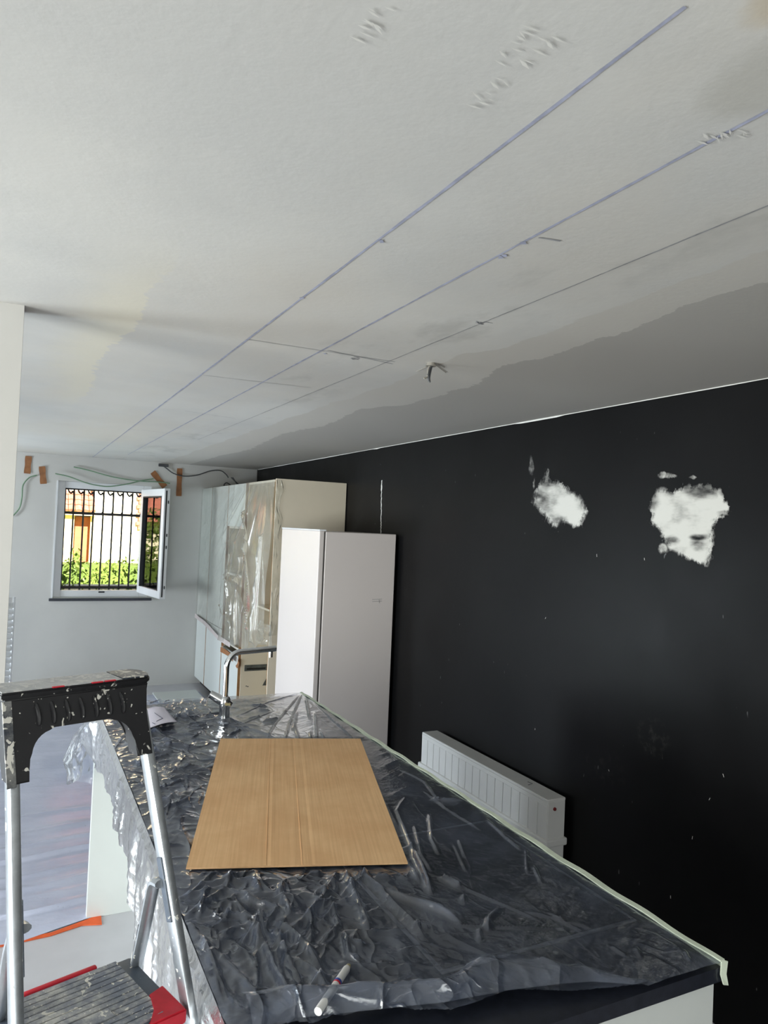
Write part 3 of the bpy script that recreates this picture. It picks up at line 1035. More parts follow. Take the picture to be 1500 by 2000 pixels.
link('body', lathe(bmesh.new(), [(.030, CT+.004), (.030, CT+.010), (.024, CT+.016), (.023, CT+.075), (.025, CT+.08), (.025, CT+.112), (.021, CT+.12), (.016, CT+.124)], tx, ty), 'chrome', tp, True, 40)
pt = onZ(538, 1270, 1.232)
sdv = Vector((pt[0]-tx, pt[1]-ty, 0)); SL = sdv.length; sdv.normalize()
R_ = .055; ztop = 1.222
path = [Vector((tx, ty, CT+.12)), Vector((tx, ty, ztop-R_-.05))]
for k in range(0, 10):
    a = math.pi/2*k/9
    path.append(Vector((tx, ty, ztop-R_))+sdv*(R_*(1-math.cos(a)))+Vector((0, 0, R_*math.sin(a)))+Vector((0, 0, .012*(k/9))))
path.append(Vector((tx, ty, ztop+.018))+sdv*SL)
link('spout', tube(bmesh.new(), path, [.0125]*(len(path)-1)+[.0135], 18), 'chrome', tp, True, 50)
e_ = Vector((tx, ty, ztop+.014))+sdv*(SL-.022)
mktube('aerator', [e_+Vector((0, 0, -.008)), e_+Vector((0, 0, -.034))], .009, 'chrome', tp, 14)
lv0 = Vector((tx, ty, CT+.096)); ld = Vector((-.82, .25, .50)).normalized()
mktube('lever', [lv0+ld*.012, lv0+ld*.03, lv0+ld*.075], [.021, .021, .017], 'chrome', tp, 16)
mktube('lever_cap', [lv0-ld*.012, lv0-ld*.03], [.021, .018], 'chrome', tp, 16)
rg = onZ(430, 1383, 1.02)
mkbox('brand_ring', (tx-.004, ty-.0262, CT+.088), (tx+.018, ty-.0242, CT+.098), 'pen_tip', tp)

# ------------------------------------------------------------------ the clear dust sheet over the island
Z6 = lambda *p: zs(p, 2.778, 320, 1350)
Z7 = lambda *p: zs(p, 2.586, 320, 1680)
Z8 = lambda *p: zs(p, 2.083, 780, 1400)
Z4 = lambda *p: zs(p, 3.571, 0, 1280)
CREASES = []       # (polyline px, height, width)


def cr(pts, h=.009, w=.006):
    CREASES.append(([tuple(onZ(*p, CT)[:2]) for p in pts], h, w))


for pl_ in (((310, 200), (430, 245), (540, 300)), ((310, 200), (200, 280), (110, 345)), ((310, 200), (350, 80)), ((330, 200), (480, 480), (640, 800)),
            ((205, 470), (330, 600), (440, 720), (545, 720)), ((580, 380), (700, 480), (800, 640)), ((885, 80), (740, 340), (640, 410)), ((740, 340), (740, 480)),
            ((905, 80), (960, 220), (1040, 400)), ((965, 80), (1100, 200), (1310, 430)), ((1080, 180), (1320, 270), (1500, 350)),
            ((600, 160), (580, 230)), ((600, 230), (635, 330)), ((570, 300), (510, 400)), ((500, 330), (470, 450)), ((550, 400), (620, 560), (700, 740)),
            ((1260, 0), (1350, 200)), ((1210, 0), (1290, 140)), ((1400, 120), (1500, 170)), ((840, 250), (880, 380), (800, 470)), ((110, 360), (200, 470), (300, 800)),
            ((930, 470), (1010, 480)), ((390, 250), (500, 290), (590, 300)), ((70, 240), (240, 210), (310, 200)), ((350, 150), (460, 150), (480, 210)),
            ((460, 380), (560, 620), (650, 790)), ((640, 560), (760, 640), (830, 760)), ((910, 420), (930, 540), (1000, 560))):
    cr(Z7(*pl_), random.uniform(.009, .016), random.uniform(.004, .008))
for pl_ in (((185, 685), (380, 770), (580, 860)), ((510, 815), (650, 850), (780, 885)), ((0, 430), (60, 580), (130, 740)), ((120, 420), (130, 520), (160, 580)),
            ((60, 470), (85, 580), (130, 650)), ((0, 740), (110, 800), (250, 870)), ((0, 810), (100, 930)), ((0, 860), (300, 880), (700, 890)),
            ((220, 540), (270, 650)), ((240, 520), (265, 590)), ((515, 555), (520, 660)), ((545, 630), (575, 700)), ((100, 320), (200, 400), (330, 480)),
            ((0, 230), (100, 280), (190, 400)), ((350, 430), (420, 500), (490, 560)), ((600, 820), (740, 905)), ((860, 960), (920, 1000)), ((960, 960), (980, 1010)),
            ((1160, 980), (1180, 1020))):
    cr(Z8(*pl_), random.uniform(.004, .007), random.uniform(.002, .0035))
for pl_ in (((750, 20), (560, 80), (380, 165)), ((750, 20), (680, 200), (655, 285)), ((765, 30), (790, 170)), ((770, 30), (900, 160), (1030, 280)), ((820, 130), (830, 285)),
            ((700, 190), (735, 285)), ((790, 240), (800, 290)), ((850, 240), (875, 290)), ((340, 180), (430, 200), (600, 120)), ((740, 30), (600, 200), (560, 280)),
            ((350, 210), (480, 230), (600, 270)), ((720, 130), (700, 230)), ((1140, 600), (1260, 760)), ((1310, 600), (1265, 670), (1320, 830), (1440, 1120)),
            ((1440, 690), (1450, 800), (1480, 850)), ((1360, 760), (1400, 930)), ((1200, 620), (1270, 760))):
    cr(Z6(*pl_), random.uniform(.005, .009), random.uniform(.0025, .0045))
# radiating stretch folds from the far right corner and random crumples on the left half
for k in range(180):
    x = IX0+.02+abs(random.gauss(0, .26)); y = random.uniform(1.15, 3.58)
    if x > IX1-.05:
        continue
    a = random.uniform(-.6, 1.4) if y < 2.6 else random.uniform(-1.5, 1.5)
    L = random.uniform(.03, .16)
    bx, by = x+math.cos(a)*L, y+math.sin(a)*L
    mx_, my_ = (x+bx)/2+random.uniform(-.015, .015), (y+by)/2+random.uniform(-.015, .015)
    CREASES.append(([(x, y), (mx_, my_), (bx, by)], random.uniform(.005, .014), random.uniform(.003, .006)))


def crease_field(gx_, gy_):
    h = np.zeros_like(gx_)
    for pl_, hh, ww in CREASES:
        n = len(pl_)
        best = np.zeros_like(gx_)
        for i in range(n-1):
            (ax, ay), (bx, by) = pl_[i], pl_[i+1]
            m_ = (gx_ > min(ax, bx)-.05) & (gx_ < max(ax, bx)+.05) & (gy_ > min(ay, by)-.05) & (gy_ < max(ay, by)+.05)
            if not m_.any():
                continue
            d, t_ = seg_dist(gx_[m_], gy_[m_], ax, ay, bx, by)
            u = (i+t_)/(n-1)
            env = np.clip(np.minimum(u, 1-u)*5+.25, 0, 1)
            v = hh*env*np.exp(-(d/ww)**1.5*.8)
            best[m_] = np.maximum(best[m_], v)
        h = h+best
    return h


film = tag(empty('plastic_dust_sheet', (0.86, 2.33, CT)), 'crumpled clear plastic dust sheet spread over the island worktop', 'dust sheet')
st = .0034
gx1 = np.arange(IX0-.004, IX1+.001, st); gy1 = np.arange(IY0-.002, IY1+.006, st)
GX, GY2 = np.meshgrid(gx1, gy1, indexing='ij')
left_w = np.clip((1.02-GX)/.5, 0, 1)
crm = .15+.85*left_w + .35*np.clip((2.95-np.abs(GY2-3.2)*6)/3, 0, 1)*0
hgt = crease_field(GX, GY2)
warp = fbm(GX*4+3, GY2*4, 3)-.5
hgt += .011*crm*ridged(GX*6+warp*2.2, GY2*3.4+warp*3, 4, .5)
hgt += .006*crm*ridged(GX*17+warp*4, GY2*11+5, 3, .55)
hgt += .0035*ridged(GX*3.0+GY2*1.2, GY2*9-GX*5, 3)
# pressed flat under the cardboard, around the tap, along the taped edge
cbp = [(.779, 2.898), (1.312, 2.722), (.929, 1.674), (.397, 1.87)]
sd_ = poly_sdf(GX, GY2, cbp)
press = np.clip(-sd_/.05, .12, 1)
edge = np.clip((IX1-GX)/.05, .15, 1)
hgt = hgt*press*edge
hgt = np.minimum(hgt, np.where(sd_ > -.004, .0035, 1))
tapd = np.hypot(GX-tx, GY2-ty)
hgt = hgt + .018*np.exp(-(tapd/.05)**2)
# over sink: sags a little, stretched
hgt = np.maximum(hgt, 0)+.011
edge_pts = [(-1, 1.25), (.469, 1.215), (.742, 1.149), (.878, 1.131), (1.047, 1.094), (1.145, 1.05), (1.2, 0.9), (3, .9)]
ecut = np.interp(GX, [p[0] for p in edge_pts], [p[1] for p in edge_pts]) + .010*np.sin(GX*23)
keep = (GY2 > ecut)
Vt = np.stack([GX, GY2, CT+hgt], -1).reshape(-1, 3)
o, _ = grid_mesh('top_sheet', Vt, len(gx1), len(gy1), 'film', film, keep)
# folded-over hem along the near edge
u_ = np.linspace(.40, 1.16, 200); v_ = np.linspace(0, 1, 26)
U, Vv = np.meshgrid(u_, v_, indexing='ij')
wid = (.07+.04*np.sin(U*6+1)+.06*vnoise(U*9, U*0+2))*np.clip((1.165-U)/.25, .02, 1)
eb = np.interp(U, [p[0] for p in edge_pts], [p[1] for p in edge_pts])
eb = np.maximum(eb, IY0+.004)
yv = eb+.003+Vv*wid
tp_ = np.clip((1.16-U)/.18, 0, 1)
zv = CT+.015+.009*tp_+.016*tp_*np.sin(Vv*math.pi)+tp_*.020*ridged(U*7+yv*4, yv*9, 3)*np.sin(Vv*math.pi)
o, _ = grid_mesh('folded_hem', np.stack([U, yv, zv], -1).reshape(-1, 3), 200, 26, 'film', film)
# hanging part down the left side
nv = len(gy1); nr = 120
tt = np.linspace(0, 1, nr)
T, YY = np.meshgrid(tt, gy1[::3], indexing='ij')
Lh = np.interp(YY, [1.2, 1.5, 1.8, 2.1, 2.4, 3.1, 3.6], [.16, .22, .30, .24, .17, .15, .22])+.05*(fbm(YY*7, YY*0+4, 3)-.5)
drop = T*Lh
fold = ridged(YY*7+drop*1.5, drop*1.3+2, 4, .55)
bulge = np.interp(YY, [1.2, 1.6, 1.9, 2.6, 3.6], [.25, .35, .9, .6, .5])
out = .006+bulge*.045*np.sin(np.clip(drop/.12, 0, 1)*math.pi/2)*fold + bulge*.03*(fbm(YY*3, drop*2+7, 3)-.35)*np.clip(drop/.1, 0, 1)
puff = .4*np.exp(-((YY-3.50)/.08)**2)*np.sin(np.clip(T, 0, 1)*math.pi)**.7
out = out+.13*puff
out += .006*ridged(YY*26, drop*18, 3)
Xd = IX0-.004-np.maximum(out, .006)
Zd = CT+.016-drop+.02*puff
top0 = np.clip(drop/.02, 0, 1)
Xd = (IX0-.004)*(1-top0)+Xd*top0
keepd = (YY > 1.23+.02*np.sin(T*20))
o, _ = grid_mesh('side_drape', np.stack([Xd, YY, Zd], -1).reshape(-1, 3), nr, len(gy1[::3]), 'film_drape', film, keepd)
# the bunched corner that balloons past the end panel
nu_, nv_ = 90, 60
A, B = np.meshgrid(np.linspace(-1.2, 2.3, nu_), np.linspace(0, 1, nv_), indexing='ij')
rr = (.03+.115*np.sin(np.clip(B*1.15, 0, 1)*math.pi*.62)**.8)*(1+.22*(ridged(A*3.3, B*2.2+3, 4)-.45))
bx_ = IX0+.02-rr*np.cos(A)*1.05; by_ = IY1-.12+rr*np.sin(A)*.9
bz_ = CT+.015-.30*B + .02*(fbm(A*3, B*4, 3)-.5) - .03*np.sin(A*2.3)*B
o, _ = grid_mesh('bunched_corner', np.stack([bx_, by_, bz_], -1).reshape(-1, 3), nu_, nv_, 'film_drape', film)

# masking tape along the right edge of the worktop, its end hanging loose at the near corner
bm = bmesh.new(); prev = None
for y in np.linspace(IY0-.004, IY1+.002, 110):
    wz = .004*math.sin(y*7)+.003*math.sin(y*19)
    x0 = IX1-.011-.003*math.sin(y*5)
    zt_ = CT+.0165+.002*math.sin(y*31)
    r_ = [bm.verts.new(p) for p in ((x0, y, zt_-.001), (IX1+.003, y, zt_), (IX1+.005, y, zt_-.004), (IX1+.004, y, CT-.022+wz), (IX1+.0015, y, CT-.022+wz), (IX1+.0015, y, zt_-.005), (x0, y, zt_-.004))]
    if prev:
        for k in range(7):
            bm.faces.new((prev[k], prev[(k+1) % 7], r_[(k+1) % 7], r_[k]))
    prev = r_
bmesh.ops.holes_fill(bm, edges=[e for e in bm.edges if e.is_boundary])
mt_ = tag(empty('masking_tape', (IX1, 2.3, CT)), 'cream masking tape running along the worktop edge towards the black wall', 'tape')
link('strip', bm, 'tape_masking', mt_, True, 30)
bm = bmesh.new()
prism(bm, [(IX1-.004, IY0-.004, CT+.018), (IX1+.012, IY0-.006, CT+.012), (IX1+.006, IY0-.008, CT-.012), (IX1+.012, IY0-.009, CT-.036), (IX1-.002, IY0-.009, CT-.032), (IX1-.008, IY0-.006, CT-.012)], (0, .003, 0))
link('loose_end', bm, 'tape_masking', mt_)

# ------------------------------------------------------------------ things lying on the sheet
c1, c2, c3, c4 = [Vector((*p, 0)) for p in cbp]
ctr = (c1+c2+c3+c4)/4
angc = math.atan2((c2-c1).y, (c2-c1).x)
cw, cl_ = .563, 1.108
cb = empty('cardboard_sheet', (ctr.x, ctr.y, CT+.017), angc)
tag(cb, 'flat brown corrugated cardboard sheet lying on the dust sheet', 'cardboard')
nx, ny = 60, 90
xs_ = np.linspace(-cw/2, cw/2, nx); ys_ = np.linspace(-cl_/2, cl_/2, ny)
CX, CY = np.meshgrid(xs_, ys_, indexing='ij')
def crease_line(x0): return -.0008*np.exp(-((CX-x0)/.006)**2)+.0006*np.exp(-((CX-x0-.011)/.006)**2)
cz = .0015*(fbm(CX*5, CY*3, 3)-.5)+crease_line(-.085)+crease_line(.008)+.6*crease_line(.03)
top = np.stack([CX, CY, .0045+cz], -1).reshape(-1, 3); bot = np.stack([CX, CY, cz*.3], -1).reshape(-1, 3)
V = np.concatenate([top, bot]); F = []
N = nx*ny
for i in range(nx-1):
    for j in range(ny-1):
        a = i*ny+j; b = (i+1)*ny+j
        F.append((a, b, b+1, a+1)); F.append((N+a, N+a+1, N+b+1, N+b))
for i in range(nx-1):
    for j, fl_ in ((0, 0), (ny-1, 1)):
        a = i*ny+j; b = (i+1)*ny+j
        F.append((a, N+a, N+b, b) if not fl_ else (a, b, N+b, N+a))
for j in range(ny-1):
    a = j; b = (nx-1)*ny+j
    F.append((a, a+1, N+a+1, N+a)); F.append((b, N+b, N+b+1, b+1))
me = bpy.data.meshes.new('sheet'); me.from_pydata(V.tolist(), [], F); me.update(); me.materials.append(MAT['cardboard'])
o = bpy.data.objects.new('sheet', me); COL.objects.link(o); o.parent = cb
for x0 in (-.085, .008):
    bm = bmesh.new(); tube(bm, [(x0, y, .0044+.0003*math.sin(y*40)) for y in np.linspace(-cl_/2+.004, cl_/2-.004, 30)], .0007, 5)
    o = link('score_ridge', bm, 'cardboard'); o.parent = cb

pc = [onZ(*p, CT+.04) for p in ((281, 1381), (322, 1378), (346, 1411), (283, 1426))]
pp = tag(empty('paper_drawing', tuple(pc[3])), 'white sheet of paper with a pencilled plan lying by the tap', 'paper')
n = 10
base = [Vector(p) for p in pc]
V = []; F = []
for i in range(n+1):
    for j in range(n+1):
        a = i/n; b = j/n
        p = (base[0]*(1-a)+base[1]*a)*(1-b)+(base[3]*(1-a)+base[2]*a)*b
        p.z += .010*math.sin(a*2.8)+.012*b*b - .012
        V.append(p)
for i in range(n):
    for j in range(n):
        k = i*(n+1)+j; F.append((k, k+1, k+n+2, k+n+1))
me = bpy.data.meshes.new('sheet'); me.from_pydata(V, [], F); me.update(); me.shade_smooth(); me.materials.append(MAT['paper'])
o = bpy.data.objects.new('sheet', me); COL.objects.link(o); o.parent = pp; o.matrix_parent_inverse = pp.matrix_world.inverted()
sol = o.modifiers.new('thick', 'SOLIDIFY'); sol.thickness = .0008; sol.offset = -1


def ppt(a, b, dz=.0012):
    p = (base[0]*(1-a)+base[1]*a)*(1-b)+(base[3]*(1-a)+base[2]*a)*b
    p.z += .010*math.sin(a*2.8)+.012*b*b - .012+dz
    return p


for (a0, b0, a1, b1) in ((.42, .33, .62, .72), (.62, .72, .38, .80), (.25, .80, .32, .92)):
    s_ = (ppt(a1, b1)-ppt(a0, b0)).normalized()
    mktube('drawn_line', [ppt(a0+(a1-a0)*k/4, b0+(b1-b0)*k/4) for k in range(5)], .0011, 'ink', pp, 5)

p0, p1 = onZ(682, 1887, CT+.035), onZ(621, 1978, CT+.035)
p0[2] = p1[2] = CT+.037
P0, P1 = Vector(p0), Vector(p1)
pn = tag(empty('marker_pen', tuple(P1)), 'white marker pen with a small blue and red print lying on the dust sheet', 'pen')
L = P1-P0
mktube('barrel', [P0+L*.06, P0+L*.10, P0+L*.6, P0+L], [.0055, .0072, .0075, .0075], 'pen_white', pn, 16)
mktube('tip', [P0, P0+L*.02, P0+L*.06], [.003, .0048, .0055], 'pen_tip', pn, 12)
mktube('print_blue', [P0+L*.38, P0+L*.42], .0077, 'pen_blue', pn, 16)
mktube('print_red', [P0+L*.42, P0+L*.45], .0077, 'red', pn, 16)

# ================================================================== FRIDGE
FY0, FY1 = 4.607, 5.395
fr = tag(empty('fridge', (2.1, 5.0, 0)), 'tall white fridge standing beside the black wall in front of the cream cabinets', 'fridge')
mkbox('body', (1.862, FY0, .02), (2.40, FY1, 1.768), 'fridge', fr, .004)
mkbox('door', (1.815, FY0-.002, .06), (1.852, FY1, 1.772), 'fridge', fr, .006, 2)
mkbox('door_seal', (1.852, FY0+.006, .08), (1.862, FY1-.004, 1.76), 'fridge_gap', fr)
mkbox('top_trim', (1.812, FY0-.004, 1.772), (1.864, FY1, 1.782), 'pvc', fr, .003)
mkbox('foot', (1.9, FY0+.03, 0), (2.36, FY1-.03, .02), 'black_gap', fr)
for py in (1171, 1175):
    a = onY(727, py, FY0-.001); b = onY(746, py-1, FY0-.001)
    mktube('pencil_mark', [a, b], .0012, 'pencil', fr, 4)
a = onY(740, 1170, FY0-.001); b = onY(741, 1178, FY0-.001)
mktube('pencil_mark', [a, b], .0012, 'pencil', fr, 4)

# ================================================================== TALL CABINETS
CX_, CB = 1.835, 2.422
CH = 2.165
seams = [8.195, 7.73, 7.06, 6.44, 5.60]
PL = .08


def door_(parent, y0, y1, z0, z1, mat='cab_white', name='door'):
    return mkbox(name, (CX_-.02, y0+.006, z0), (CX_-.001, y1-.006, z1), mat, parent, .0015)


def shell(parent, y0, y1, mat='cream', back=True):
    bm = bmesh.new(); t = .018
    box(bm, (CX_, y0, PL), (CB, y0+t, CH)); box(bm, (CX_, y1-t, PL), (CB, y1, CH))
    box(bm, (CX_, y0+t, CH-t), (CB, y1-t, CH)); box(bm, (CX_, y0+t, PL), (CB, y1-t, PL+t)); box(bm, (CB-.01, y0+t, PL+t), (CB, y1-t, CH-t))
    link('carcass', bm, mat, parent)
    mkbox('plinth', (CX_+.05, y0, 0), (CB-.05, y1, PL), 'black_gap', parent)
    for y in (y0+.001, y1-.001):
        pass
    mkbox('raw_edge', (CX_-.0225, y0-.0058, PL), (CX_-.0005, y0+.0058, CH-.004), 'raw_edge', parent)


u1 = tag(empty('tall_cabinet', (2.1, 7.96, 0)), 'narrow tall white cabinet in the corner by the window wall', 'cabinet')
shell(u1, seams[1], seams[0])
door_(u1, seams[1], seams[0], .76, CH-.004); door_(u1, seams[1], seams[0], PL, .75)
u2 = tag(empty('tall_cabinet', (2.1, 7.4, 0)), 'tall white two-door cabinet between the corner cabinet and the oven niche', 'cabinet')
shell(u2, seams[2], seams[1])
door_(u2, seams[2], seams[1], .76, CH-.004); door_(u2, seams[2], seams[1], PL, .75)
u3 = tag(empty('oven_cabinet', (2.1, 6.75, 0)), 'tall cabinet with an empty oven niche behind the plastic film', 'cabinet')
shell(u3, seams[3], seams[2])
door_(u3, seams[3], seams[2], 1.765, CH-.004); door_(u3, seams[3], seams[2], PL, .60)
for z in (1.745, 1.30, .64):
    mkbox('shelf', (CX_+.002, seams[3]+.018, z), (CB-.01, seams[2]-.018, z+.018), 'niche', u3)
mkbox('niche_back', (CB-.2, seams[3]+.018, .658), (CB-.19, seams[2]-.018, 1.745), 'niche', u3)
u4 = tag(empty('open_cabinet', (2.1, 6.0, 0)), 'cream tall cabinet without a door at the end beside the fridge, draped in film', 'cabinet')
shell(u4, seams[4], seams[3])
mkbox('shelf', (CX_+.12, seams[4]+.018, 1.05), (CB-.01, seams[3]-.018, 1.068), 'cream', u4)
VY = seams[3]-.018
va, vb = onY(477, 1311, VY), onY(522, 1297, VY)
mkbox('vent', (va[0], VY-.006, va[2]), (vb[0], VY-.0005, vb[2]), 'vent', u4, .003)
mkbox('vent_slot', (va[0]+.02, VY-.008, va[2]+.012), (vb[0]-.02, VY-.0062, va[2]+.026), 'black_gap', u4)
ph = onY(517, 1331, VY)
prism_b = bmesh.new(); prism(prism_b, [(ph[0]-.02, VY-.006, ph[2]-.035), (ph[0]+.02, VY-.006, ph[2]-.035), (ph[0]+.015, VY-.006, ph[2]+.03)], (0, .0055, 0)); link('catch', prism_b, 'vent', u4)
for px in ((481, 1340), (484, 1341)):
    q = onY(*px, VY); mkbox('screw_hole', (q[0]-.006, VY-.002, q[2]-.004), (q[0]+.006, VY-.0004, q[2]+.004), 'vent', u4)
end = mkbox('end_panel', (CX_-.022, seams[4]-.018, 0), (CB, seams[4]-.001, CH+.003), 'cream', u4, .001)
# red pack on a shelf, half seen through the film
q = onX(513, 1190, CX_+.03)
rp = mkbox('red_pack', (CX_+.15, q[1]-.02, 1.0685), (CX_+.28, q[1]+.17, 1.068+.16), 'red_item', None, .008, 2)
tag(rp, 'blurred red pack standing on a shelf behind the plastic film', 'pack')

# film hung over the cabinet fronts
cf = tag(empty('cabinet_film', (CX_-.05, 6.8, 1.4)), 'milky clear plastic film taped over the tall cabinet fronts', 'film')
ny, nz = 300, 240
Yc, Tc = np.meshgrid(np.linspace(seams[4]-.03, 8.16, ny), np.linspace(0, 1, nz), indexing='ij')
zbot = np.interp(Yc, [5.5, 5.75, 6.0, 6.3, 6.45, 7.06, 7.73, 8.2], [.92, .80, .70, .74, .70, .66, .72, .74])+.02*(fbm(Yc*9, Yc*0, 3)-.5)
ztp = CH-.01-.0*Yc
Zc = ztp*(1-Tc)+zbot*Tc
amp = np.interp(Yc, [5.5, 5.7, 6.5, 7.0, 7.1, 7.7, 8.2], [.6, 1.2, 1.2, .9, .30, .22, .15])
fan = (Yc-5.75)/(.25+Tc*1.2)
off = .012+amp*(.05*ridged(fan*3.0+3, Tc*.7, 2, .4)*np.clip(Tc*3, 0, 1)+.004*ridged(Yc*6, Zc*.8, 1))
for (ya, za, yb, zb2, hh) in ((5.85, .95, 6.25, 1.9, .05), (5.75, .85, 5.72, 1.7, .06), (6.5, 1.25, 6.9, 1.3, .03), (6.5, 1.62, 6.95, 1.60, .02), (6.45, .85, 7.0, 1.0, .03), (5.8, .9, 6.4, 1.35, .04), (6.3, .7, 6.35, 1.5, .05), (6.6, .75, 6.75, 1.5, .03)):
    d, t_ = seg_dist(Yc, Zc, ya, za, yb, zb2)
    off += hh*np.exp(-d/.018)
Xc_ = CX_-.026-off
o, _ = grid_mesh('hanging_sheet', np.stack([Xc_, Yc, Zc], -1).reshape(-1, 3), ny, nz, 'film_cab', cf)
# wrap round the end panel
nx_, nz2 = 24, 160
Ux, Tz = np.meshgrid(np.linspace(0, 1, nx_), np.linspace(0, 1, nz2), indexing='ij')
wdt = .05+.03*Tz+.015*np.sin(Tz*30)
xx_ = CX_-.03+Ux*wdt
yy_ = seams[4]-.022-.012*ridged(Ux*3, Tz*9, 3)
zz_ = (CH-.01)*(1-Tz)+.92*Tz
o, _ = grid_mesh('end_wrap', np.stack([xx_, yy_, zz_], -1).reshape(-1, 3), nx_, nz2, 'film_cab', cf)
# crumpled tail of the film
na, nb = 40, 30
A, B = np.meshgrid(np.linspace(0, 1, na), np.linspace(0, 1, nb), indexing='ij')
q = onX(512, 1238, CX_-.07)
yy_ = q[1]+(A-.5)*(.30+.12*B); zz_ = q[2]+.09-.17*B+.03*(fbm(A*5, B*5, 3)-.5)
xx_ = CX_-.05-.06*ridged(A*4, B*3, 4)*np.sin(A*math.pi)
o, _ = grid_mesh('film_tail', np.stack([xx_, yy_, zz_], -1).reshape(-1, 3), na, nb, 'film_cab', cf)
# clear tape along the lower hem of the film
bm = bmesh.new(); prev = None
for y in np.linspace(6.62, 8.15, 40):
    z = np.interp(y, [6.45, 7.06, 7.73, 8.2], [.70, .70, .765, .78])
    a = bm.verts.new((CX_-.0555-.004*math.sin(y*9), y, z)); b = bm.verts.new((CX_-.0545, y, z-.045))
    if prev: bm.faces.new((prev[0], prev[1], b, a))
    prev = (a, b)
link('hem_tape', bm, 'tape_clear', cf)


# strips of brown tape
def tape(pa, pb, w, plane, label, grp=None, mat='tape_brown', d=.003, curl=.004):
    a = Vector(plane(*pa)); b = Vector(plane(*pb))
    t = (b-a).normalized()
    nrm = Vector((0, -1, 0)) if plane.__name__ == 'pf' else Vector((-1, 0, 0))
    s = t.cross(nrm).normalized()
    bm = bmesh.new(); prev = None
    for i in range(9):
        u = i/8
        c = a.lerp(b, u)+nrm*(d+curl*(2*u-1)**2)
        ww = w*(1+.08*math.sin(u*9))
        r_ = [bm.verts.new(c-s*ww/2+nrm*.0006), bm.verts.new(c+s*ww/2+nrm*.0006), bm.verts.new(c+s*ww/2-nrm*.0006), bm.verts.new(c-s*ww/2-nrm*.0006)]
        if prev:
            for k in range(4):
                bm.faces.new((prev[k], prev[(k+1) % 4], r_[(k+1) % 4], r_[k]))
        else:
            bm.faces.new(r_[::-1])
        prev = r_
    bm.faces.new(prev)
    o = link('tape_strip', bm, mat)
    return tag(o, label, 'tape', grp)


def pf(x, y): return onY(x, y, YF-.004)
tape((56, 891), (53, 925), .058, pf, 'brown tape strip at the end of the window wall next to the white pier')
tape((82, 911), (85, 945), .058, pf, 'brown tape strip holding the green cable where it turns down')
tape((298, 922), (322, 951), .060, pf, 'slanting brown tape strip just above the open sash')
tape((351, 915), (349, 969), .056, pf, 'longest brown tape strip, hanging upright between the open sash and the cabinets')


def pcab(x, y): return onX(x, y, CX_-.021)
tape((437, 1241), (436, 1273), .03, pcab, 'torn brown tape at the lower edge of the empty oven niche', None, 'tape_brown', .006, .02)
tape((437, 1268), (462, 1288), .045, pcab, 'crumpled brown tape curling across the cabinet door below the niche', None, 'tape_brown', .012, .02)
tape((468, 1287), (466, 1303), .05, pcab, 'short brown tape stub under the curl beside the cream front', None, 'tape_brown', .006, .015)


# ------------------------------------------------------------------ cables on the far wall
def cable(name, px, mat, label, r=.006, off=.012, jit=0):
    pts = [Vector(onY(*p, YF-off-.006)) for p in px]
    o = mktube(name, smooth_path(pts, 8), r, mat, None, 8)
    return tag(o, label, 'cable')


cable('cable', [(144, 912), (175, 919), (210, 929), (245, 936), (280, 940), (305, 941), (332, 944)], 'green_wire', 'green cable sagging above the window to the slanting tape')
cable('cable', [(108, 925), (135, 931), (165, 942), (190, 948), (215, 950), (250, 945), (275, 939), (300, 935)], 'green_wire', 'lower green cable looping over the top of the window frame', .006, .03)
cable('cable', [(72, 928), (57, 933), (45, 948), (43, 970), (38, 992), (24, 1009)], 'green_wire', 'green cable hanging down in an arc beside the white pier')
cable('cable', [(318, 909), (328, 917), (340, 925), (360, 930), (385, 928), (410, 920), (430, 919), (441, 926), (446, 933)], 'dark_wire', 'dark cable running from the socket hole to the top of the cabinets', .006)
cn = tag(mkbox('cable_connector', tuple(onY(309, 911, YF-.004)-np.array([0, .02, 0])), tuple(onY(329, 907, YF-.004)), 'dark_wire', None, .004), 'small dark connector block on the wall under the ceiling', 'connector')
for pts, lb in (([(440, 945), (438, 938), (443, 934), (450, 938), (455, 942), (447, 944)], 'dark cable coil nearest the window wall on top of the tall cabinets'),
                ([(452, 917), (460, 925), (470, 933), (480, 937), (488, 942)], 'straight dark cable end dropping onto the tall cabinets'),
                ([(455, 919), (462, 930), (468, 937), (474, 941)], 'thin dark cable beside the straight one above the cabinets')):
    P_ = [Vector(onY(*p, 8.0 if 'thin' not in lb else 7.75)) for p in pts]
    dz_ = min(p.z for p in P_)-(CH+.0065)
    for p in P_: p.z -= dz_
    tag(mktube('cable', smooth_path(P_, 8), .006, 'dark_wire', None, 8), lb, 'cable')

# ------------------------------------------------------------------ ceiling wire outlet
wz = onZ(842, 709, H)
cw_ = tag(empty('ceiling_wire', tuple(wz)), 'bare bent lamp wires hanging from a hole in the ceiling', 'wires')
bm = bmesh.new(); bmesh.ops.create_cone(bm, cap_ends=True, segments=16, radius1=.02, radius2=.014, depth=.012, matrix=Matrix.Translation((wz[0], wz[1], H-.006))); link('ceiling_hole_ring', bm, 'grey_wire', cw_)
dn = lambda px, py: Vector(onY(px, py, wz[1]))
mktube('wire', smooth_path([dn(844, 712), dn(839, 720), dn(836, 732), dn(838, 745)], 6), .0045, 'dark_wire', cw_, 7)
mktube('wire', smooth_path([dn(841, 712), dn(836, 722), dn(835, 735), dn(828, 739)], 6), .0035, 'grey_wire', cw_, 7)
mktube('wire', smooth_path([dn(845, 711), dn(842, 722), dn(839, 738), dn(840, 747)], 6), .0030, 'dark_wire', cw_, 7)
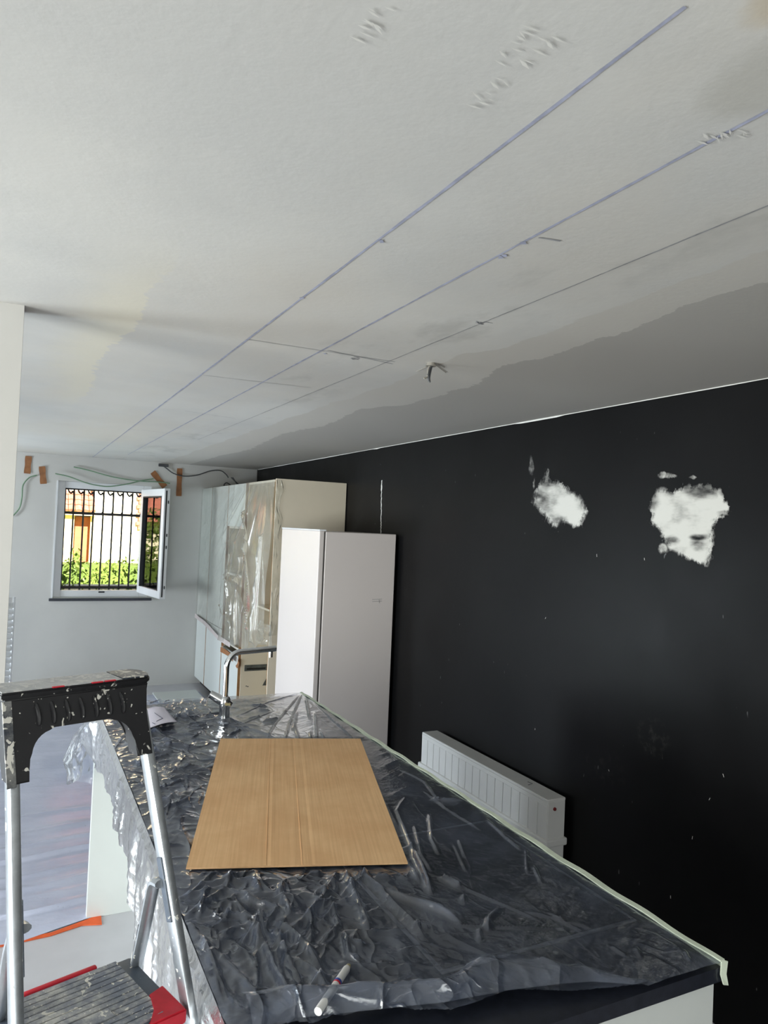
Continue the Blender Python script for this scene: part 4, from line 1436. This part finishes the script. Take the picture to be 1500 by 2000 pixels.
for a, b in (((850, 712), (871, 728)), ((812, 726), (835, 716)), ((855, 711), (868, 718))):
    A_, B_ = onZ(*a, H-.002), onZ(*b, H-.002)
    mktube('plaster_chip', [A_, B_], .0014, 'grey_wire', cw_, 5)

# ================================================================== RADIATOR
rd = tag(empty('radiator', (2.34, 3.35, 0.1)), 'low white panel radiator with vertical grooves and a ledge on the black wall', 'radiator')
RX0, RX1, RY0, RY1 = 2.295, 2.400, 2.745, 3.945
RT = .558
mkbox('core', (RX0+.008, RY0, .12), (RX1, RY1, RT-.012), 'rad_groove', rd, .002)
mkbox('top_grille', (RX0, RY0-.002, RT-.014), (RX1+.004, RY1+.002, RT), 'rad', rd, .003)
n = 17
ye = np.linspace(RY0, RY1, n+1)
for i in range(n):
    g0 = .0017 if i > 0 else 0; g1 = .0017 if i < n-1 else 0
    mkbox('fin', (RX0, ye[i]+g0, .37), (RX0+.010, ye[i+1]-g1, RT-.034), 'rad', rd, .001)
mkbox('upper_band', (RX0, RY0, RT-.034), (RX0+.010, RY1, RT-.013), 'rad', rd)
mkbox('end_cap', (RX0+.002, RY0-.004, .12), (RX1, RY0, RT-.01), 'rad', rd, .002)
mkbox('end_cap', (RX0+.002, RY1, .12), (RX1, RY1+.004, RT-.01), 'rad', rd, .002)
mkbox('ledge', (RX0-.014, RY0-.016, .335), (RX1+.012, RY1+.02, .372), 'rad', rd, .008, 2)
mkbox('lower_panel', (RX0, RY0, .12), (RX0+.010, RY1, .335), 'rad', rd, .002)
for y in (RY0+.15, RY1-.15):
    mkbox('bracket', (RX1, y-.02, .2), (XR-.001, y+.02, .5), 'rad_groove', rd)
    mkbox('foot', (RX0+.03, y-.015, 0), (RX0+.07, y+.015, .12), 'rad', rd)
dq = onY(1083, 1580, RY0-.004)
bm = bmesh.new(); bmesh.ops.create_cone(bm, cap_ends=True, segments=16, radius1=.0085, radius2=.0075, depth=.006, matrix=Matrix.Translation((dq[0], RY0-.007, dq[2])) @ Matrix.Rotation(math.pi/2, 4, 'X')); link('vent_plug', bm, 'red_dot', rd)
bm = bmesh.new(); tube(bm, [(RX0+.04, RY0+.2, RT), (RX0+.06, RY0+.19, RT+.008), (RX0+.045, RY0+.21, RT+.012)], .0015, 5)
link('wire_end', bm, 'dark_wire', rd)


# ================================================================== PLASTER PATCHES on the black wall
def plaster_patch(name, poly, blobs, thin, label, pad=60, sc=2.885, ox=980, oy=860):
    px = [p[0] for p in poly]+[b[0] for b in blobs]; py = [p[1] for p in poly]+[b[1] for b in blobs]
    c = [onX(x/sc+ox, y/sc+oy, XR) for x in (min(px)-pad, max(px)+pad) for y in (min(py)-pad, max(py)+pad)]
    y0, y1 = min(p[1] for p in c), max(p[1] for p in c); z0, z1 = min(p[2] for p in c), max(p[2] for p in c)
    st = .0032
    gy = np.arange(y0, y1, st); gz_ = np.arange(z0, z1, st)
    A, B = np.meshgrid(gy, gz_, indexing='ij')
    # position on the wall -> tracing coordinates
    d = np.stack([np.full_like(A, XR), A, B-CAM_Z], -1)
    w = d @ _f; U = ((d @ _r2)/w*FPX+750-ox)*sc; V = (1000-(d @ _u2)/w*FPX-oy)*sc
    wob = 26*(fbm(U*.035, V*.022, 4, .6)-.5)
    streak = ridged(U*.05+V*.012, V*.016, 4, .65)
    sdv_ = poly_sdf(U+wob, V+wob*.7, poly)
    cov = np.clip((sdv_+10)/34, 0, 1)
    cov = np.clip(cov*(1.25)-.35*(streak < .42)*(sdv_ < 32), 0, 1)
    for (bx, by, rx, ry, k) in blobs:
        q = 1-np.hypot((U-bx+wob)/rx, (V-by+wob)/ry)
        cov = np.maximum(cov, np.clip(q*2.2, 0, 1)*k*(.35+.8*streak))
    for (bx, by, rx, ry, k) in thin:
        q = np.clip((1-np.hypot((U-bx)/rx, (V-by)/ry))*1.6, 0, 1)
        cov = cov*(1-min(1.5*k, .9)*q*(.45+.75*fbm(U*.02, V*.045, 4)))
    cov = np.clip(cov*(.35+1.15*fbm(U*.011+3, V*.014, 4)), 0, 1)
    # dry-brush halo
    halo = np.clip(1-(-sdv_)/46, 0, 1)*(sdv_ < 6)*np.clip((ridged(U*.16, V*.035, 3)-.70)*3.2, 0, 1)
    cov = np.maximum(cov, halo*.75)
    keep = cov > .03
    X = XR-.0006-.0022*cov
    o, used = grid_mesh(name, np.stack([X, A, B], -1).reshape(-1, 3), len(gy), len(gz_), 'plaster', None, keep)
    at = o.data.attributes.new('cover', 'FLOAT', 'POINT')
    at.data.foreach_set('value', cov.reshape(-1)[used].astype(np.float32))
    return tag(o, label, 'plaster patch')


plaster_patch('plaster_patch', [(165, 355), (185, 290), (215, 240), (258, 160), (280, 225), (340, 235), (405, 290), (440, 310), (470, 360), (488, 395), (450, 460), (430, 490), (400, 490), (370, 475), (345, 465), (310, 500), (290, 495), (262, 455), (240, 430), (205, 395)],
              [(165, 140, 16, 60, .5), (180, 240, 12, 40, .6)], [(205, 330, 70, 110, .45), (330, 450, 60, 40, .4), (255, 230, 45, 60, .4)],
              'smaller white plaster patch on the black wall, nearer the fridge')
plaster_patch('plaster_patch', [(830, 350), (870, 275), (920, 270), (960, 290), (1010, 265), (1100, 245), (1180, 255), (1230, 270), (1250, 325), (1290, 375), (1275, 420), (1215, 450), (1195, 500), (1195, 580), (1185, 650), (1160, 715), (1110, 700), (1070, 680), (1000, 650), (950, 625), (930, 590), (890, 520), (835, 460), (850, 420), (825, 390)],
              [(910, 610, 34, 40, .8), (920, 195, 50, 24, .75), (1080, 210, 24, 16, .6), (965, 200, 30, 14, .6)],
              [(1120, 290, 120, 60, .45), (960, 560, 60, 40, .45), (1110, 590, 60, 55, .5), (1110, 545, 70, 22, .6), (860, 340, 50, 90, .3), (1255, 410, 60, 25, .4)],
              'larger white plaster patch on the black wall with a tail hanging down')
# white filler run down the wall above the fridge
bm = bmesh.new(); prev = None
for k in range(40):
    py = 938+104*k/39
    p = onX(745.5-1.5*k/39+random.uniform(-.5, .5), py, XR-.002)
    w = .010 if 3 < k < 8 else random.uniform(.003, .007)
    a = bm.verts.new((p[0], p[1]-w, p[2])); b = bm.verts.new((p[0]-.003, p[1], p[2])); c = bm.verts.new((p[0], p[1]+w, p[2]))
    if prev:
        bm.faces.new((prev[0], prev[1], b, a)); bm.faces.new((prev[1], prev[2], c, b))
    prev = (a, b, c)
tag(link('filler_run', bm, 'filler'), 'thin white filler crack running down the black wall above the fridge', 'filler line')
# a few stray flecks of plaster on the wall
fl = bmesh.new()
for px in ((1166, 1085), (1259, 1092), (1065, 1207), (1385, 1560), (1352, 1636), (1310, 1752), (1045, 1424), (1190, 1505), (1414, 1515)):
    p = onX(*px, XR-.001); l_ = random.uniform(.003, .008); a_ = random.uniform(-.5, .5)
    prism(fl, [(p[0], p[1]-.0009, p[2]-l_), (p[0], p[1]+.0009, p[2]-l_), (p[0], p[1]+a_*.01+.001, p[2]+l_), (p[0], p[1]+a_*.01-.001, p[2]+l_)], (-.0008, 0, 0))
fk = link('paint_flecks', fl, 'filler'); fk['kind'] = 'stuff'; tag(fk, 'stray white paint flecks on the black wall', 'paint flecks')

# ================================================================== FLOOR PROTECTION
fs = tag(empty('floor_protection_sheet', (0.3, 5.5, 0)), 'shiny grey foil protection sheet wrinkled over the kitchen floor', 'floor sheet')
nx_, ny_ = 110, 420
Xg, Yg = np.meshgrid(np.linspace(-.045, 1.78, nx_), np.linspace(3.44, 7.75, ny_), indexing='ij')
e0 = 3.44+.11*np.clip((Xg-.1)/.35, 0, 1)
Yg2 = np.maximum(Yg, e0)
hz = .004+.006*ridged(Xg*1.1+3, Yg2*7, 4, .5)*np.clip((5.0-Yg2)/1.2, .1, 1)
for (y_, h_, w_) in ((4.25, .022, .012), (3.68, .018, .012), (3.92, .010, .03), (4.6, .008, .04), (4.05, .007, .02), (4.42, .008, .02), (4.85, .006, .03)):
    yc_ = y_+.02*np.sin(Xg*9+y_)+(Xg-.1)*.03
    hz += h_*np.exp(-((Yg2-yc_)/w_)**2)
o, _ = grid_mesh('foil', np.stack([Xg, Yg2, hz], -1).reshape(-1, 3), nx_, ny_, 'floor_sheet', fs)
# orange underside turned up along its edge
bm = bmesh.new()
A_ = [onZ(*p, .002) for p in ((0, 1850), (100, 1828), (160, 1808), (199, 1806), (197, 1786), (160, 1800), (100, 1822), (0, 1842))]
prism(bm, [Vector((p[0], p[1], .0015)) for p in A_], (0, 0, .003)); link('orange_underside', bm, 'tape_orange', fs)
def otape(px, label):
    P_ = [onZ(*p, .012) for p in px]
    b_ = bmesh.new(); prism(b_, [Vector((p[0], p[1], .010)) for p in P_], (0, 0, .002))
    return tag(link('orange_tape', b_, 'tape_orange'), label, 'tape')
otape(((104, 1401), (143, 1396), (143, 1400), (108, 1405)), 'orange tape lying across the grey floor foil beyond the ladder')
otape(((321, 1354.5), (331, 1354), (331, 1359.5), (322, 1360)), 'small orange tape piece on the floor in front of the window wall')
q0, q1 = onZ(0, 1775, 0), onZ(10, 1820, 0)
mb = mkbox('white_board', (1.30, 7.35, .012), (1.74, 7.74, .03), 'cab_white', None, .002)
tag(mb, 'white board lying flat on the floor by the foot of the tall cabinets', 'board')

# ================================================================== STEP LADDER (tool hoop towards the camera)
LA = math.radians(17.5)
LK = .74                                   # ladder size factor
a0 = onZ(11, 1356, 1.477)
lad = empty('step_ladder', (a0[0], a0[1], 1.477-1.36*LK), LA)
lad.scale = (LK, LK, LK)
LF = -(1.477-1.36*LK)/LK                   # floor level in ladder units
tag(lad, 'paint-splattered aluminium folding step ladder with black top hoop and red trim', 'ladder')
TZ = 1.36
TL = math.tan(math.radians(20))


def rail_y(z): return -(TZ-z)*TL      # leaning plane of the hoop rails, local y (away from the camera = +)


def lk(name, bm, mat, sm=False, parent=None):
    o = link(name, bm, mat, None, sm, 40 if sm else None); o.parent = parent or lad
    return o


Lx = lambda z: .012-(TZ-z)*.045     # left rail centre
Rx = lambda z: .335+(TZ-z)*.062     # right rail centre


def bar(bm, p, q, wx, wy, bev=.004):
    """rectangular bar from p to q (local), wx wide along x, wy across"""
    p = Vector(p); q = Vector(q); d = q-p; L_ = d.length; d.normalize()
    xa = Vector((1, 0, 0)); xa = (xa-d*xa.dot(d)).normalized(); ya = d.cross(xa)
    mt = Matrix((( xa.x, ya.x, d.x, p.x), (xa.y, ya.y, d.y, p.y), (xa.z, ya.z, d.z, p.z), (0, 0, 0, 1)))
    box(bm, (-wx/2, -wy/2, 0), (wx/2, wy/2, L_), bev, 2, mt)


for fx, s_ in ((Lx, -1), (Rx, 1)):
    bm = bmesh.new(); bar(bm, (fx(LF+.02), rail_y(LF+.02), LF+.02), (fx(1.28), rail_y(1.28), 1.28), .024, .046, .006)
    r_ = lk('rail', bm, 'ladder_alu', True)
    bm = bmesh.new(); bar(bm, (fx(LF), rail_y(LF), LF+.004), (fx(LF+.05), rail_y(LF+.05), LF+.05), .03, .055, .004); lk('rubber_foot', bm, 'ladder_black')
    # grey hinge clip on the rail
    bm = bmesh.new(); zc = .83
    pts = [(fx(zc)+s_*0-.0145*s_*-1*0, 0, 0)]
    bar(bm, (fx(.77)-s_*.0135, rail_y(.77), .77), (fx(.92)-s_*.0135, rail_y(.92), .92), .006, .026, .003); lk('hinge_clip', bm, 'ladder_clip')
# black top hoop: outline in the rail plane, extruded in depth
def rp(s, z, dy=0): return Vector((s, rail_y(z)+dy, z))


o_l, o_r = -.012, .360
out_pts = [(o_l+.002, 1.352), (o_r-.002, 1.352), (o_r-.010, 1.325), (o_r-.016, 1.28), (o_r-.012, 1.20), (o_r-.010, 1.175), (o_r-.052, 1.175), (o_r-.054, 1.20)]
for k in range(9):
    a = math.pi/2*k/8
    out_pts.append((o_r-.056-.062*(1-math.cos(a)), 1.215+.062*math.sin(a)))
for k in range(9):
    a = math.pi/2*(1-k/8)
    out_pts.append((o_l+.05+.062*(1-math.cos(a)), 1.215+.062*math.sin(a)))
out_pts += [(o_l+.048, 1.20), (o_l+.046, 1.165), (o_l, 1.165), (o_l-.002, 1.22), (o_l-.002, 1.30)]
bm = bmesh.new(); prism(bm, [rp(s, z, -.030) for s, z in out_pts], (0, .060, .0))
bmesh.ops.bevel(bm, geom=[e for e in bm.edges if abs(e.verts[0].co.y-rail_y(e.verts[0].co.z)-(e.verts[1].co.y-rail_y(e.verts[1].co.z))) < .01], offset=.004, segments=2, affect='EDGES')
hoop = lk('top_hoop', bm, 'ladder_black', True)
# scalloped ribs on the front of the hoop
for k in range(7):
    s = o_l+.072+k*.036
    bm = bmesh.new(); tube(bm, smooth_path([rp(s, 1.336, -.028), rp(s+.002, 1.320, -.037), rp(s+.004, 1.303, -.036), rp(s+.004, 1.286, -.029)], 5), [.004]+[.0055]*14+[.003], 8)
    lk('rib', bm, 'ladder_black', True, hoop)
# paint-caked tray on top
bm = bmesh.new()
ol = []
for (s, y) in ((-.02, -.034), (.345, -.034)):
    ol.append((s, y))
for k in range(1, 8):
    a = -math.pi/2+math.pi*k/8
    ol.append((.345+.034*math.cos(a), .026+.060*math.sin(a)))
ol += [(.345, .086), (-.02, .086), (-.034, .06), (-.036, 0.0)]
prism(bm, [Vector((s, y, 1.352)) for s, y in ol], (0, 0, .016))
bmesh.ops.bevel(bm, geom=[e for e in bm.edges if abs(e.verts[0].co.z-e.verts[1].co.z) < 1e-4], offset=.004, segments=2, affect='EDGES')
tray = lk('top_tray', bm, 'ladder_black', True)
bm = bmesh.new(); box(bm, (-.018, -.028, 1.3685), (.285, .080, 1.3715), .001); lk('tray_inlay', bm, 'ladder_tray', False, tray)
bm = bmesh.new()
prism(bm, [Vector((s, y, 1.3685)) for s, y in ([(.287, -.028), (.345, -.028)]+[(.345+.030*math.cos(-math.pi/2+math.pi*k/8), .026+.054*math.sin(-math.pi/2+math.pi*k/8)) for k in range(1, 8)]+[(.345, .080), (.287, .080)])], (0, 0, .004))
lk('tray_end', bm, 'ladder_black_end', False, tray)
bm = bmesh.new(); bar(bm, rp(o_l+.004, 1.16, -.0315), rp(o_l+.004, 1.35, -.0315), .022, .004, .001); lk('worn_end', bm, 'ladder_black_end', False, hoop)
for s, y in ((.10, -.030), (.20, -.031), (.235, -.030)):
    bm = bmesh.new(); box(bm, (s, y-.005, 1.369), (s+.03, y+.004, 1.3722), .001); lk('red_mark', bm, 'red', False, tray)
# platform
PZ = .60
pm0, pm1 = -.292, -.016
ps0, ps1 = .050, .312
pf_ = bmesh.new(); box(pf_, (ps0-.05, pm0-.006, PZ-.035), (ps1+.045, pm1+.004, PZ-.006), .008, 2)
plat = lk('platform', pf_, 'ladder_clip', True)
for k in range(13):
    y0_ = pm0+k*(pm1-pm0)/13
    bm = bmesh.new(); box(bm, (ps0-.02, y0_+.0012, PZ-.008), (ps1, y0_+(pm1-pm0)/13-.0012, PZ), .0012); lk('tread_strip', bm, 'ladder_tread', False, plat)
bm = bmesh.new(); box(bm, (ps0-.045, pm1, PZ-.034), (ps1-.05, pm1+.016, PZ+.004), .004, 2); lk('red_nosing', bm, 'red', True, plat)
bm = bmesh.new(); prism(bm, [(ps1, pm0+.085, PZ+.002), (ps1+.05, pm0+.105, PZ-.002), (ps1+.052, pm0-.02, PZ-.004), (ps1-.055, pm0-.02, PZ-.002), (ps1-.012, pm0+.02, PZ+.003)], (0, 0, -.036))
bmesh.ops.bevel(bm, geom=bm.edges[:], offset=.004, segments=2, affect='EDGES'); lk('red_corner', bm, 'red', True, plat)
bm = bmesh.new(); prism(bm, [(ps0-.02, pm0+.02, PZ+.003), (ps0+.02, pm0-.02, PZ-.002), (ps0-.085, pm0-.02, PZ-.004), (ps0-.082, pm0+.105, PZ-.002), (ps0-.022, pm0+.085, PZ+.002)], (0, 0, -.036))
bmesh.ops.bevel(bm, geom=bm.edges[:], offset=.004, segments=2, affect='EDGES'); lk('red_corner', bm, 'red', True, plat)
bm = bmesh.new(); box(bm, (.12, pm0+.06, PZ+.0005), (.215, pm0+.10, PZ+.003), .002); lk('tread_badge', bm, 'ladder_tread', False, plat)
# climbing legs that fold out on the far side, with two steps
for fx, s_ in ((Lx, 1), (Rx, -1)):
    bm = bmesh.new()
    x_ = fx(.85)+s_*.02
    pts = smooth_path([(x_, rail_y(.86), .86), (x_, rail_y(.86)+.035, .85), (x_-s_*.004, rail_y(.80)+.085, .79), (x_-s_*.006, -.06, .60), (x_-s_*.03, .09, .3), (x_-s_*.09, .10-(LF-.27)*.47, LF+.01)], 6)
    tube(bm, pts, .018, 10, True, False, .6); lk('front_leg', bm, 'ladder_alu', True)
    bm = bmesh.new(); tube(bm, [Vector(p)+Vector((-s_*0, .012, 0)) for p in pts[15:22]], .013, 8); lk('leg_pad', bm, 'ladder_black_end', True)
for z, y in ((.22, .11), (-.16, .29)):
    bm = bmesh.new(); box(bm, (.0, y-.05, z-.02), (.36, y+.05, z), .006, 2); st_ = lk('step', bm, 'ladder_tread', True)
for z in (.3,):
    bm = bmesh.new(); bar(bm, (Lx(z), rail_y(z), z), (Rx(z), rail_y(z), z), .02, .03) if False else box(bm, (Lx(z), rail_y(z)-.012, z-.012), (Rx(z), rail_y(z)+.012, z+.012), .004)
    lk('cross_brace', bm, 'ladder_alu', True)
